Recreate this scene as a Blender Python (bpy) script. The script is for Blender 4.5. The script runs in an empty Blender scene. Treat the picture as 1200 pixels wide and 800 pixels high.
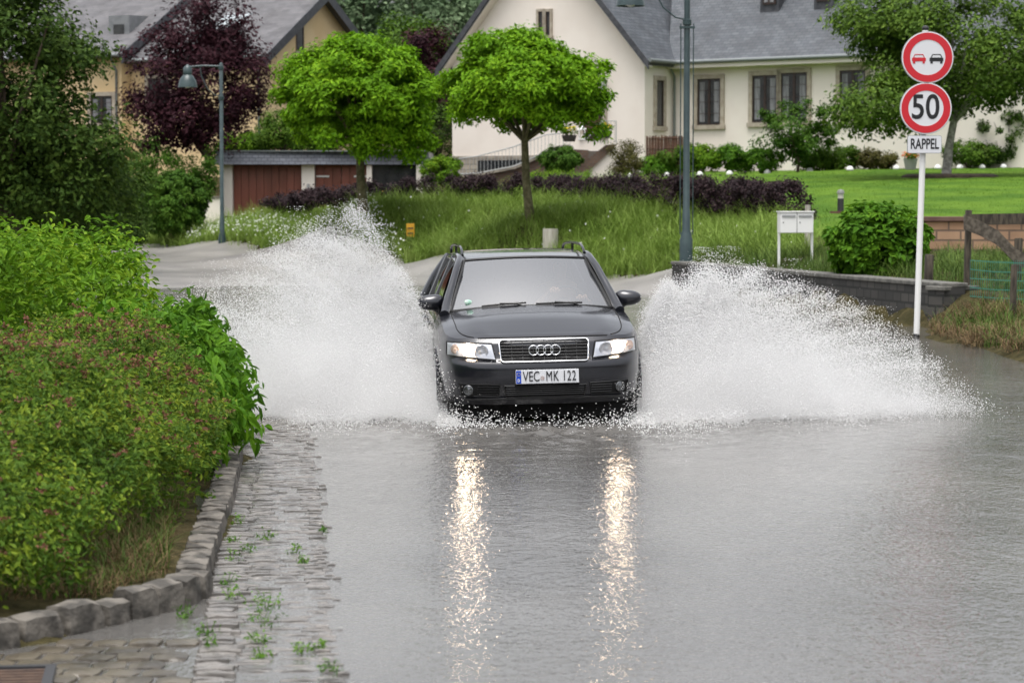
import bpy, bmesh, math, random
import numpy as np
from mathutils import Vector, Matrix, Euler
R = math.radians
rng = np.random.default_rng(7)
random.seed(7)
SC = bpy.context.scene
COL = SC.collection

# ------------------------------------------------------------------ camera, sky, sun, exposure
F, HC = 2840.0, 1.83
PITCH = math.atan(160 / F)
cam = bpy.data.cameras.new('camera'); camo = bpy.data.objects.new('camera', cam); COL.objects.link(camo)
camo.location = (0, 0, HC); camo.rotation_euler = (R(90) - PITCH, 0, 0)
cam.sensor_width = 36; cam.lens = F / 1200 * 36; cam.clip_end = 3000; cam.clip_start = 0.1
cam.dof.use_dof = True; cam.dof.focus_distance = 20.3; cam.dof.aperture_fstop = 4.5
SC.camera = camo
world = bpy.data.worlds.new('World'); SC.world = world; world.use_nodes = True
wn = world.node_tree.nodes; wl = world.node_tree.links; wn.clear()
SUN_EL, SUN_AZ = 76, 205
sky = wn.new('ShaderNodeTexSky'); sky.sky_type = 'NISHITA'; sky.sun_disc = False
sky.sun_elevation = R(SUN_EL); sky.sun_rotation = R(SUN_AZ); sky.air_density = 1.0; sky.dust_density = 6.0; sky.ozone_density = 1.0
hs = wn.new('ShaderNodeHueSaturation'); hs.inputs['Saturation'].default_value = 0.22
bg = wn.new('ShaderNodeBackground'); bg.inputs['Strength'].default_value = 0.15
wo = wn.new('ShaderNodeOutputWorld')
wl.new(sky.outputs[0], hs.inputs['Color']); wl.new(hs.outputs[0], bg.inputs['Color']); wl.new(bg.outputs[0], wo.inputs[0])
sl = bpy.data.lights.new('sun', 'SUN'); sl.energy = .75; sl.angle = R(35); sl.color = (1, .97, .92)
so = bpy.data.objects.new('sun', sl); COL.objects.link(so)
so.rotation_euler = Euler((R(90 - SUN_EL), 0, R(180 - SUN_AZ)), 'XYZ')
SC.view_settings.view_transform = 'Standard'; SC.view_settings.look = 'None'
SC.view_settings.gamma = 1; SC.view_settings.exposure = 0.93
SC.cycles.use_denoising = True; SC.cycles.denoiser = 'OPENIMAGEDENOISE'; SC.cycles.denoising_prefilter = 'ACCURATE'; SC.cycles.denoising_input_passes = 'RGB_ALBEDO_NORMAL'
SC.cycles.max_bounces = 9; SC.cycles.diffuse_bounces = 7; SC.cycles.glossy_bounces = 4; SC.cycles.volume_bounces = 5; SC.cycles.volume_step_rate = 1.5; SC.cycles.transparent_max_bounces = 12
SC.cycles.sample_clamp_indirect = 8

def ray(px, py):
    u = (px - 600) / F; v = (400 - py) / F
    y = math.cos(PITCH) + v * math.sin(PITCH); z = -math.sin(PITCH) + v * math.cos(PITCH)
    return u / y, z / y
def W(px, py, D):
    u, w = ray(px, py); return Vector((u * D, D, HC + w * D))

# ------------------------------------------------------------------ materials
MATS = {}
def nt(name):
    m = bpy.data.materials.new(name); m.use_nodes = True; n = m.node_tree.nodes; n.clear()
    o = n.new('ShaderNodeOutputMaterial'); return m, n, m.node_tree.links, o
def mat(name, c, c2=None, scale=4.0, rough=.6, metal=0.0, bump=0.0, bscale=30., spec=.5, coat=0.0, emit=None, detail=5., lo=.4, hi=.6, stretch=None):
    if name in MATS: return MATS[name]
    m, n, l, o = nt(name)
    p = n.new('ShaderNodeBsdfPrincipled'); l.new(p.outputs[0], o.inputs[0])
    p.inputs['Base Color'].default_value = (*c, 1); p.inputs['Roughness'].default_value = rough
    p.inputs['Metallic'].default_value = metal; p.inputs['Specular IOR Level'].default_value = spec
    p.inputs['Coat Weight'].default_value = coat; p.inputs['Coat Roughness'].default_value = .03
    g = n.new('ShaderNodeNewGeometry'); src = g.outputs['Position']
    if stretch:
        mp = n.new('ShaderNodeMapping'); mp.inputs['Scale'].default_value = stretch; l.new(src, mp.inputs[0]); src = mp.outputs[0]
    if c2:
        t = n.new('ShaderNodeTexNoise'); t.inputs['Scale'].default_value = scale; t.inputs['Detail'].default_value = detail; l.new(src, t.inputs[0])
        r = n.new('ShaderNodeValToRGB'); r.color_ramp.elements[0].position = lo; r.color_ramp.elements[1].position = hi
        r.color_ramp.elements[0].color = (*c, 1); r.color_ramp.elements[1].color = (*c2, 1)
        l.new(t.outputs[0], r.inputs[0]); l.new(r.outputs[0], p.inputs['Base Color'])
    if bump:
        t2 = n.new('ShaderNodeTexNoise'); t2.inputs['Scale'].default_value = bscale; t2.inputs['Detail'].default_value = 4; l.new(src, t2.inputs[0])
        b = n.new('ShaderNodeBump'); b.inputs['Strength'].default_value = 1; b.inputs['Distance'].default_value = bump
        l.new(t2.outputs[0], b.inputs['Height']); l.new(b.outputs[0], p.inputs['Normal'])
    if emit:
        p.inputs['Emission Color'].default_value = (*emit[0], 1); p.inputs['Emission Strength'].default_value = emit[1]
    MATS[name] = m; return m
def leafmat(name, cols, trans=.35, rough=.45, pscale=1.5):
    """leaf: each leaf (mesh island) picks its own tone, clumps drift in tone"""
    m, n, l, o = nt(name)
    g = n.new('ShaderNodeNewGeometry'); t = n.new('ShaderNodeTexNoise'); t.inputs['Scale'].default_value = pscale; t.inputs['Detail'].default_value = 3
    l.new(g.outputs['Position'], t.inputs[0])
    ma = n.new('ShaderNodeMath'); ma.operation = 'MULTIPLY_ADD'; ma.inputs[1].default_value = .55; l.new(g.outputs['Random Per Island'], ma.inputs[0])
    mb = n.new('ShaderNodeMath'); mb.operation = 'MULTIPLY_ADD'; mb.inputs[1].default_value = 1.2; mb.inputs[2].default_value = -.37; l.new(t.outputs[0], mb.inputs[0])
    l.new(mb.outputs[0], ma.inputs[2])
    r = n.new('ShaderNodeValToRGB'); e = r.color_ramp.elements
    for i, c in enumerate(cols):
        k = e[i] if i < 2 else e.new(1.0)
        k.position = i / (len(cols) - 1); k.color = (*c, 1)
    l.new(ma.outputs[0], r.inputs[0])
    p = n.new('ShaderNodeBsdfPrincipled'); p.inputs['Roughness'].default_value = .6; p.inputs['Specular IOR Level'].default_value = .12
    trans *= .62
    tr = n.new('ShaderNodeBsdfTranslucent'); mx = n.new('ShaderNodeMixShader'); mx.inputs[0].default_value = trans
    l.new(r.outputs[0], p.inputs['Base Color']); l.new(r.outputs[0], tr.inputs[0])
    l.new(p.outputs[0], mx.inputs[1]); l.new(tr.outputs[0], mx.inputs[2]); l.new(mx.outputs[0], o.inputs[0])
    return m
def brickmat(name, c1, c2, mortar, bw, bh, msize=.01, rough=.7, bump=.01, axis='XZ', rot=0.0, c3noise=0.25):
    """courses laid in metres; axis: which pair of object axes carry the courses"""
    m, n, l, o = nt(name)
    tc = n.new('ShaderNodeTexCoord'); s = n.new('ShaderNodeSeparateXYZ'); cb = n.new('ShaderNodeCombineXYZ')
    l.new(tc.outputs['UV'], s.inputs[0]); l.new(s.outputs[0], cb.inputs[0]); l.new(s.outputs[1], cb.inputs[1])
    b = n.new('ShaderNodeTexBrick'); b.inputs['Scale'].default_value = 1; b.inputs['Brick Width'].default_value = bw; b.inputs['Row Height'].default_value = bh
    b.inputs['Mortar Size'].default_value = msize; b.inputs['Color1'].default_value = (*c1, 1); b.inputs['Color2'].default_value = (*c2, 1); b.inputs['Mortar'].default_value = (*mortar, 1)
    l.new(cb.outputs[0], b.inputs['Vector'])
    t = n.new('ShaderNodeTexNoise'); t.inputs['Scale'].default_value = 1.3; t.inputs['Detail'].default_value = 6; l.new(tc.outputs['UV'], t.inputs[0])
    hv = n.new('ShaderNodeHueSaturation'); mr = n.new('ShaderNodeMapRange'); mr.inputs[3].default_value = 1 - c3noise; mr.inputs[4].default_value = 1 + c3noise
    l.new(t.outputs[0], mr.inputs[0]); mr.inputs[1].default_value = .3; mr.inputs[2].default_value = .7
    l.new(b.outputs[0], hv.inputs['Color']); l.new(mr.outputs[0], hv.inputs['Value'])
    p = n.new('ShaderNodeBsdfPrincipled'); p.inputs['Roughness'].default_value = rough; l.new(hv.outputs[0], p.inputs['Base Color'])
    bp = n.new('ShaderNodeBump'); bp.invert = True; bp.inputs['Distance'].default_value = bump; l.new(b.outputs['Fac'], bp.inputs['Height']); l.new(bp.outputs[0], p.inputs['Normal'])
    l.new(p.outputs[0], o.inputs[0]); return m

# ------------------------------------------------------------------ mesh builder
class MB:
    def __init__(s): s.v = []; s.f = []; s.n = 0; s.uv = []; s.hasuv = False
    def add(s, vs, fs, M=None):
        vs = [Vector(v) for v in vs]
        if M is not None: vs = [M @ v for v in vs]
        s.v += [tuple(v) for v in vs]; s.f += [tuple(i + s.n for i in f) for f in fs]; s.n += len(vs); return s
    def box(s, lo, hi, M=None):
        x0, y0, z0 = lo; x1, y1, z1 = hi
        return s.add([(x0,y0,z0),(x1,y0,z0),(x1,y1,z0),(x0,y1,z0),(x0,y0,z1),(x1,y0,z1),(x1,y1,z1),(x0,y1,z1)],
                     [(0,3,2,1),(4,5,6,7),(0,1,5,4),(1,2,6,5),(2,3,7,6),(3,0,4,7)], M)
    def tube(s, pts, r, n=8, cap=True):
        pts = [Vector(p) for p in pts]; rs = r if hasattr(r, '__len__') else [r] * len(pts)
        vs = []; a0 = None
        for i, p in enumerate(pts):
            t = (pts[min(i+1, len(pts)-1)] - pts[max(i-1, 0)]).normalized()
            if a0 is None:
                a0 = t.orthogonal().normalized()
            a = (a0 - t * a0.dot(t)).normalized(); a0 = a; b = t.cross(a)
            vs += [p + (a * math.cos(2*math.pi*k/n) + b * math.sin(2*math.pi*k/n)) * rs[i] for k in range(n)]
        fs = [(i*n+k, i*n+(k+1)%n, (i+1)*n+(k+1)%n, (i+1)*n+k) for i in range(len(pts)-1) for k in range(n)]
        if cap: fs += [tuple(range(n))[::-1], tuple((len(pts)-1)*n+k for k in range(n))]
        return s.add(vs, fs)
    def lathe(s, prof, n=24, M=None, cap=False):
        vs = [(r*math.cos(2*math.pi*k/n), r*math.sin(2*math.pi*k/n), z) for r, z in prof for k in range(n)]
        fs = [(i*n+k, i*n+(k+1)%n, (i+1)*n+(k+1)%n, (i+1)*n+k) for i in range(len(prof)-1) for k in range(n)]
        if cap: fs += [tuple(range(n))[::-1], tuple((len(prof)-1)*n+k for k in range(n))]
        return s.add(vs, fs, M)
    def prism(s, poly, d, M=None):
        """poly in XZ, extruded from y=0 to y=d"""
        n = len(poly); vs = [(x, 0, z) for x, z in poly] + [(x, d, z) for x, z in poly]
        fs = [tuple(range(n)), tuple(range(n, 2*n))[::-1]] + [(i, i+n, (i+1)%n+n, (i+1)%n) for i in range(n)]
        return s.add(vs, fs, M)
    def grid(s, fn, nu, nv, flip=False):
        vs = [fn(i/nu, j/nv) for j in range(nv+1) for i in range(nu+1)]
        fs = [(j*(nu+1)+i, j*(nu+1)+i+1, (j+1)*(nu+1)+i+1, (j+1)*(nu+1)+i) for j in range(nv) for i in range(nu)]
        if flip: fs = [f[::-1] for f in fs]
        return s.add(vs, fs)
    def ball(s, c, r, n=12, m=8):
        c = Vector(c); r = r if hasattr(r, '__len__') else (r, r, r)
        vs = [(c.x, c.y, c.z - r[2])]; 
        for j in range(1, m):
            a = -math.pi/2 + math.pi*j/m
            vs += [(c.x+r[0]*math.cos(a)*math.cos(2*math.pi*k/n), c.y+r[1]*math.cos(a)*math.sin(2*math.pi*k/n), c.z+r[2]*math.sin(a)) for k in range(n)]
        vs.append((c.x, c.y, c.z + r[2])); L = len(vs)-1
        fs = [(0, 1+(k+1)%n, 1+k) for k in range(n)]
        fs += [(1+j*n+k, 1+j*n+(k+1)%n, 1+(j+1)*n+(k+1)%n, 1+(j+1)*n+k) for j in range(m-2) for k in range(n)]
        fs += [(1+(m-2)*n+k, 1+(m-2)*n+(k+1)%n, L) for k in range(n)]
        return s.add(vs, fs)
    def torus(s, c, Rr, r, n=32, m=8, M=None, sx=1., sz=1.):
        """ring in the XZ plane"""
        vs = []
        for i in range(n):
            a = 2*math.pi*i/n
            for k in range(m):
                b = 2*math.pi*k/m; q = Rr + r*math.cos(b)
                vs.append((c[0]+q*math.cos(a)*sx, c[1]+r*math.sin(b), c[2]+q*math.sin(a)*sz))
        fs = [(i*m+k, i*m+(k+1)%m, ((i+1)%n)*m+(k+1)%m, ((i+1)%n)*m+k) for i in range(n) for k in range(m)]
        return s.add(vs, fs, M)
    def build(s, name, m=None, parent=None, smooth=None, bevel=0, sub=0, loc=None):
        me = bpy.data.meshes.new(name); me.from_pydata(s.v, [], s.f); me.update()
        if m: me.materials.append(m)
        if smooth is not None:
            me.polygons.foreach_set('use_smooth', [True]*len(me.polygons))
            if smooth < 180: me.set_sharp_from_angle(angle=R(smooth))
        o = bpy.data.objects.new(name, me); COL.objects.link(o)
        if parent: o.parent = parent
        if loc: o.location = loc
        if bevel:
            b = o.modifiers.new('bevel', 'BEVEL'); b.width = bevel; b.segments = 2; b.limit_method = 'ANGLE'
        if sub:
            b = o.modifiers.new('sub', 'SUBSURF'); b.levels = sub; b.render_levels = sub
        return o
def npmesh(name, V, Fc, m=None, parent=None, smooth=False):
    """fast mesh from arrays, all faces with the same vertex count"""
    V = np.asarray(V, dtype=np.float32); Fc = np.asarray(Fc, dtype=np.int32); k = Fc.shape[1]
    me = bpy.data.meshes.new(name); me.vertices.add(len(V)); me.vertices.foreach_set('co', V.ravel())
    me.loops.add(Fc.size); me.loops.foreach_set('vertex_index', Fc.ravel())
    me.polygons.add(len(Fc)); me.polygons.foreach_set('loop_start', np.arange(0, Fc.size, k, dtype=np.int32))
    me.polygons.foreach_set('use_smooth', np.full(len(Fc), smooth)); me.update(calc_edges=True)
    if m: me.materials.append(m)
    o = bpy.data.objects.new(name, me); COL.objects.link(o)
    if parent: o.parent = parent
    return o
def uvbox(o, scale=1.0, d=None, up=None):
    """metric UVs: u along direction d, v along direction up (else z)"""
    me = o.data; uv = me.uv_layers.new(name='UVMap')
    d = Vector(d) if d else None; upv = Vector(up) if up else Vector((0, 0, 1))
    for p in me.polygons:
        nrm = p.normal
        if d is None:
            h = Vector((-nrm.y, nrm.x, 0)); h = h.normalized() if h.length > .1 else Vector((1, 0, 0))
        else: h = d
        vv = upv if (up or abs(nrm.z) < .95) else h.cross(Vector((0, 0, 1)))
        if not up and .05 < abs(nrm.z) < .95: vv = (nrm.cross(h)).normalized()
        for li in p.loop_indices:
            c = me.vertices[me.loops[li].vertex_index].co
            uv.data[li].uv = (c.dot(h) * scale, c.dot(vv) * scale)
def tag(o, label=None, cat=None, group=None, kind=None):
    if label: o['label'] = label
    if cat: o['category'] = cat
    if group: o['group'] = group
    if kind: o['kind'] = kind
    return o
def empty(name, loc, rz=0, **k):
    o = bpy.data.objects.new(name, None); COL.objects.link(o); o.location = loc; o.rotation_euler = (0, 0, rz)
    return tag(o, **k)
def struct(o): o['kind'] = 'structure'; return o
def text(name, body, size, m, parent, loc, rot=(R(90), 0, 0), sx=1.0, ext=.002, bold=0.0, align='CENTER', track=1.0):
    cu = bpy.data.curves.new(name, 'FONT'); cu.body = body; cu.size = size; cu.extrude = ext; cu.offset = bold
    cu.align_x = align; cu.align_y = 'CENTER'; cu.space_character = track
    t = bpy.data.objects.new(name, cu); COL.objects.link(t)
    bpy.context.view_layer.update()
    me = bpy.data.meshes.new_from_object(t.evaluated_get(bpy.context.evaluated_depsgraph_get()))
    bpy.data.objects.remove(t); me.materials.clear(); me.materials.append(m)
    o = bpy.data.objects.new(name, me); COL.objects.link(o); o.parent = parent; o.location = loc; o.rotation_euler = rot; o.scale = (sx, 1, 1)
    return o
def copy_tree(o, parent=None):
    c = o.copy(); COL.objects.link(c)
    if parent: c.parent = parent
    for ch in list(o.children): copy_tree(ch, c)
    return c

# ------------------------------------------------------------------ terrain height (linear RBF through surveyed points)
CT = []
def cp(px, py, D): p = W(px, py, D); CT.append((p.x, p.y, p.z))
def cw(x, y, z): CT.append((x, y, z))
for y in (-60, -20, 0, 8, 14, 20, 26, 32, 38, 44, 49):
    for x in (-.4, 1.5, 3.2): cw(x, y, -.06)
for y in (-60, -20, 0, 8, 14, 20, 26, 31): cw(5.5, y, -.06)
for y in (33, 40, 46): cw(-2, y, -.06); cw(-6, y, -.06); cw(-10, y + 4, -.05)
# left: kerb bed and wet paving
for x, y in ((-2.3, 10.5), (-3.2, 9.6), (-6, 9.5), (-1.7, 11.9), (-2.15, 14), (-2.3, 17.3), (-3, 21.5), (-4.4, 25), (-9, 27.5), (-3, 13), (-6, 12), (-12, 12), (-8, 20), (-5, 17)): cw(x, y, .10)
for x, y in ((-1.3, 11), (-1.62, 15), (-2.2, 20), (-3.2, 25), (-5, 28), (-9, 31), (-1.95, 9.3), (-4, 7.6), (-12, 6), (-12, 0), (-6, 0), (-2, 5), (-20, 33)): cw(x, y, -.04)
# right verge
for x, y in ((6.1, 34.2), (6.25, 30), (6.25, 26), (6.4, 20), (6.5, 0), (6.5, -60)): cw(x - .3, y, .03); cw(x + .5, y, .17); cw(x + 4, y, .5 if y > 20 else .3)
# retaining stone wall: in front / behind
for x, y in ((3.3, 50), (4.1, 46.4), (4.85, 43), (5.7, 39.2), (6.4, 36)): cw(x - .25, y - .1, -.03); cw(x + .35, y + .1, .6)
cw(7.0, 36.5, .45); cw(7.6, 35, .3)
FOOT = [(150, 84), (215, 78.5), (330, 72), (480, 65), (600, 60), (700, 57), (775, 55)]
def road_z(y): return float(np.interp(y, [50, 60, 75, 82, 100], [0, .12, .3, .45, .8]))
for px, D in FOOT: cw((px-600)/F*D, D, road_z(D) + .03)
for x, y in ((-1, 56), (-5, 60), (-8, 66), (-12, 70), (1, 53), (-8, 55), (-14, 80)): cw(x, y, road_z(y) - (.02 if y > 57 else .0))
for a in ((300, 257, 79), (425, 241, 70), (621, 257, 62), (520, 240, 71), (700, 240, 67), (800, 250, 61), (900, 265, 54), (950, 296, 47),
          (300, 280, 74.5), (480, 288, 66.5), (600, 295, 61.3), (700, 297, 58.6), (800, 290, 56),
          (1030, 318, 41), (985, 249, 58), (1100, 206, 78), (900, 204, 85), (1190, 252, 54), (1250, 250, 55), (1250, 196, 84), (1000, 199, 82), (820, 206, 84), (740, 209, 82),
          (640, 208, 88), (560, 215, 88), (1100, 250, 53)): cp(*a)
for x, y, z in ((8.6, 49.6, .8), (10.8, 49.6, .8), (16, 49.6, .9), (8.6, 44, .55), (12, 40, .6), (20, 40, .9), (30, 50, 1.6), (35, 85, 3.4), (20, 90, 3.3), (8, 96, 3.2),
                (-10, 87, 1.3), (-3, 86.5, 1.4), (-7, 88, 1.35), (-12, 96, 2.9), (-25, 100, 3.0), (-16, 84, .8), (-20, 70, 1.0), (-16, 55, .5), (-20, 45, .5), (-30, 60, 1.2), (-30, 30, .3),
                (0, 110, 4.0), (-40, 120, 5), (40, 120, 5), (0, 160, 7), (-100, 160, 8), (100, 160, 8), (0, 300, 14), (200, 300, 14), (-200, 300, 14), (60, 0, 1), (-60, 0, 1), (0, -200, 1), (900, 0, 10), (-900, 0, 10), (0, 1200, 30), (0, -900, 5), (800, 900, 30), (-800, 900, 30)): cw(x, y, z)
CTA = np.array(CT); _P = CTA[:, :2]
_K = np.sqrt(((_P[:, None] - _P[None]) ** 2).sum(-1)); _n = len(_P)
_A = np.zeros((_n+1, _n+1)); _A[:_n, :_n] = _K; _A[:_n, _n] = 1; _A[_n, :_n] = 1; _A[range(_n), range(_n)] += 1e-4
_wt = np.linalg.solve(_A, np.append(CTA[:, 2], 0))
def hts(X, Y):
    X = np.asarray(X, float).ravel(); Y = np.asarray(Y, float).ravel(); out = np.empty(len(X))
    for i in range(0, len(X), 20000):
        d = np.sqrt((X[i:i+20000, None] - _P[None, :, 0])**2 + (Y[i:i+20000, None] - _P[None, :, 1])**2)
        out[i:i+20000] = d @ _wt[:-1] + _wt[-1]
    return out
def ht(x, y): return float(hts([x], [y])[0])
def hit(px, py, dmin=8, dmax=150):
    """where the sight line through a photo pixel meets the ground"""
    u, w = ray(px, py); D = np.arange(dmin, dmax, .1); z = HC + w * D; g = hts(u * D, D)
    k = np.nonzero(z <= g)[0]; d = D[k[0]] if len(k) else dmax
    return Vector((u * d, d, float(g[k[0]]) if len(k) else ht(u*d, d)))
def at(px, D): x = (px - 600) / F * D; return Vector((x, D, ht(x, D)))
def inpoly(X, Y, poly):
    X = np.asarray(X); Y = np.asarray(Y); r = np.zeros(X.shape, bool); n = len(poly)
    for i in range(n):
        x0, y0 = poly[i]; x1, y1 = poly[(i+1) % n]
        c = ((y0 > Y) != (y1 > Y)) & (X < (x1 - x0) * (Y - y0) / (y1 - y0 + 1e-12) + x0); r ^= c
    return r
foot_xy = [((px-600)/F*D, D) for px, D in FOOT]
ROAD = [(-1.46, 11.5), (-1.98, 17.3), (-2.7, 22), (-4.2, 26), (-9, 29), (-13, 32), (-13, 60), (-16, 86)] + foot_xy + [(3.7, 51), (3.3, 50), (6.4, 36), (5.75, 33.6), (5.9, 28), (6, 20), (6, -60), (-14, -60), (-14, 6), (-4.5, 8), (-2.6, 9.2), (-2.09, 9.9), (-1.82, 10.35), (-1.53, 10.87)]
LAWN = [(6.9, 46.5), (6.4, 54), (5.3, 64), (4.6, 74), (4.5, 90), (20, 88), (60, 86), (60, 50.2), (8, 50.2), (7.6, 48)]
gx = np.concatenate([-np.geomspace(800, 22, 18), np.arange(-20, 20.01, .3), np.geomspace(22, 800, 18)])
gy = np.concatenate([-np.geomspace(800, 32, 14), np.arange(-30, 8, 2.0), np.arange(8, 96, .3), np.geomspace(98, 1200, 24)])
GX, GY = np.meshgrid(gx, gy); GZ = hts(GX, GY).reshape(GX.shape)
_in = inpoly(GX, GY, ROAD) & (GY < 47) & (GX < np.where(GY < 34.3, 5.85, np.interp(GY, [34.3, 36, 39.2, 43, 46.4, 50], [5.95, 6.27, 5.55, 4.7, 3.95, 3.15]))); GZ = np.where(_in, np.minimum(GZ, -.07), GZ)
nf = rng.normal(0, 1, GX.shape) * .012
V = np.stack([GX, GY, GZ + np.where(GZ > .12, nf, 0)], -1).reshape(-1, 3)
nx = len(gx); ny = len(gy)
ii, jj = np.meshgrid(np.arange(nx-1), np.arange(ny-1)); q = (jj*nx+ii).ravel()
FC = np.stack([q, q+1, q+nx+1, q+nx], 1)
cx = V[FC, 0].mean(1); cy = V[FC, 1].mean(1)
isroad = inpoly(cx, cy, ROAD) & ~((V[FC, 2].max(1) > -.03) & (cy < 49) & (cy > 7)); islawn = inpoly(cx, cy, LAWN) & ~isroad
def submesh(name, mask, m):
    f = FC[mask]; u, inv = np.unique(f, return_inverse=True)
    o = npmesh(name, V[u], inv.reshape(f.shape), m, smooth=True); return struct(o)
m_ground = mat('soil and rough grass', (.035, .032, .015), (.065, .055, .026), scale=5, rough=1, bump=.05, bscale=14, spec=.05)
m_road = mat('wet asphalt', (.17, .16, .15), (.27, .255, .235), scale=.7, rough=.30, bump=.006, bscale=45, lo=.35, hi=.65)
m_lawn = mat('mown lawn', (.055, .12, .012), (.095, .175, .018), scale=.5, rough=.9, bump=.05, bscale=28, spec=.1)
submesh('ground', ~isroad & ~islawn, m_ground)
submesh('road', isroad, m_road)
submesh('lawn', islawn, m_lawn)

# ------------------------------------------------------------------ flood water
def water_mat():
    m, n, l, o = nt('muddy flood water')
    g = n.new('ShaderNodeNewGeometry'); p = n.new('ShaderNodeBsdfPrincipled'); l.new(p.outputs[0], o.inputs[0])
    t = n.new('ShaderNodeTexNoise'); t.inputs['Scale'].default_value = .35; t.inputs['Detail'].default_value = 6; l.new(g.outputs['Position'], t.inputs[0])
    r = n.new('ShaderNodeValToRGB'); r.color_ramp.elements[0].position = .35; r.color_ramp.elements[1].position = .7
    r.color_ramp.elements[0].color = (.085, .082, .078, 1); r.color_ramp.elements[1].color = (.13, .125, .118, 1)
    l.new(t.outputs[0], r.inputs[0]); l.new(r.outputs[0], p.inputs['Base Color'])
    p.inputs['IOR'].default_value = 1.33; p.inputs['Specular IOR Level'].default_value = .75
    # film over coarse asphalt to the right of the road, smoother and deeper elsewhere
    rr = n.new('ShaderNodeMapRange'); rr.inputs[1].default_value = .4; rr.inputs[2].default_value = .62; rr.inputs[3].default_value = .015; rr.inputs[4].default_value = .09
    t3 = n.new('ShaderNodeTexNoise'); t3.inputs['Scale'].default_value = .5; t3.inputs['Detail'].default_value = 4; l.new(g.outputs['Position'], t3.inputs[0])
    l.new(t3.outputs[0], rr.inputs[0]); l.new(rr.outputs[0], p.inputs['Roughness'])
    def noise(sc, st, detail=2.0):
        mp = n.new('ShaderNodeMapping'); mp.inputs['Scale'].default_value = st; l.new(g.outputs['Position'], mp.inputs[0])
        q = n.new('ShaderNodeTexNoise'); q.inputs['Scale'].default_value = sc; q.inputs['Detail'].default_value = detail; l.new(mp.outputs[0], q.inputs[0]); return q.outputs[0]
    hs_ = [(noise(1.0, (1, .7, 1)), .006), (noise(7.0, (1, .5, 1)), .0060), (noise(28, (.66, .5, 1)), .0038), (noise(70, (.62, .45, 1), 1.), .0030)]
    prev = None
    for h, a in hs_:
        k = n.new('ShaderNodeMath'); k.operation = 'MULTIPLY_ADD'; k.inputs[1].default_value = a; l.new(h, k.inputs[0])
        if prev: l.new(prev, k.inputs[2])
        else: k.inputs[2].default_value = 0
        prev = k.outputs[0]
    b = n.new('ShaderNodeBump'); b.inputs['Strength'].default_value = 1; b.inputs['Distance'].default_value = 1.0
    l.new(prev, b.inputs['Height']); l.new(b.outputs[0], p.inputs['Normal'])
    return m
M_WATER = water_mat()
wx = np.concatenate([np.arange(-14, -3, .5), np.arange(-3, 6.6, .06)]); wy = np.concatenate([np.arange(-40, 8, 2.), np.arange(8, 30, .06), np.arange(30, 55, .4)])
WX, WY = np.meshgrid(wx, wy)
# bow wave and wake of the car, plus slack swell
cxx, cyy = .30, 20.9
dd = np.hypot(WX - cxx, (WY - cyy) * .9)
fr = np.clip((WY - 13) / 6, 0, 1) * np.exp(-np.clip(dd - 1.2, 0, 9) / 1.3)
WZ = fr * (1 + 1.2 * np.exp(-((dd - 1.2) / .9) ** 2)) * (.005 * np.sin(dd * 11 + 1.2 * np.sin(WX * 3.1)) + .006 * np.sin(dd * 23 + WX * 5 + 2 * np.sin(WY * 4)) + .005 * np.sin(WX * 31 + WY * 27 + 3 * np.sin(WX * 7)) + .004 * np.sin(WX * -37 + WY * 21 + 3 * np.sin(WY * 8)) + .006 * np.sin(WX * 17 + 3 * np.sin(WY * 9)))
WZ += .0012 * np.sin(WX * 6 + WY * 3 + 2 * np.sin(WY * 1.1)) * np.exp(-((WY - 15) / 9) ** 2)
WV = np.stack([WX, WY, WZ], -1).reshape(-1, 3); a = len(wx); ii, jj = np.meshgrid(np.arange(a-1), np.arange(len(wy)-1)); q = (jj*a+ii).ravel()
struct(npmesh('water', WV, np.stack([q, q+1, q+a+1, q+a], 1), M_WATER, smooth=True))

# ------------------------------------------------------------------ foliage
def rot_frames(N):
    N = N / (np.linalg.norm(N, axis=1, keepdims=True) + 1e-9)
    t = np.cross(N, rng.normal(size=N.shape)); t /= (np.linalg.norm(t, axis=1, keepdims=True) + 1e-9)
    return N, t, np.cross(N, t)
def leaf_mesh(name, C, N, size, m, parent=None, aspect=.5, near=False, droop=None):
    """one pointed, folded leaf blade per row"""
    n = len(C); N, T, B = rot_frames(N)
    if droop is not None:
        T = T + np.array([0, 0, -droop]); T /= np.linalg.norm(T, axis=1, keepdims=True); B = np.cross(N, T); B /= (np.linalg.norm(B, axis=1, keepdims=True) + 1e-9)
    s = np.asarray(size).reshape(-1, 1) * np.ones((n, 1)); w = s * aspect / 2
    if near:
        k = 6; V = np.empty((n, 6, 3))
        V[:, 0] = C; V[:, 1] = C + T*s*.3 + B*w*.9 + N*w*.35; V[:, 2] = C + T*s*.68 + B*w*.7 + N*w*.2
        V[:, 3] = C + T*s - N*s*.12; V[:, 4] = C + T*s*.68 - B*w*.7 + N*w*.2; V[:, 5] = C + T*s*.3 - B*w*.9 + N*w*.35
        b = (np.arange(n) * 6)[:, None]; Fc = np.concatenate([b + [0, 3, 2, 1], b + [0, 5, 4, 3]], 0)
    else:
        k = 4; V = np.empty((n, 4, 3))
        V[:, 0] = C; V[:, 1] = C + T*s*.5 + B*w + N*w*.3; V[:, 2] = C + T*s; V[:, 3] = C + T*s*.5 - B*w + N*w*.3
        b = (np.arange(n) * 4)[:, None]; Fc = b + [0, 1, 2, 3]
    return npmesh(name, V.reshape(-1, 3), Fc, m, parent)
def sph(n):
    v = rng.normal(size=(n, 3)); return v / np.linalg.norm(v, axis=1, keepdims=True)
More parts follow.
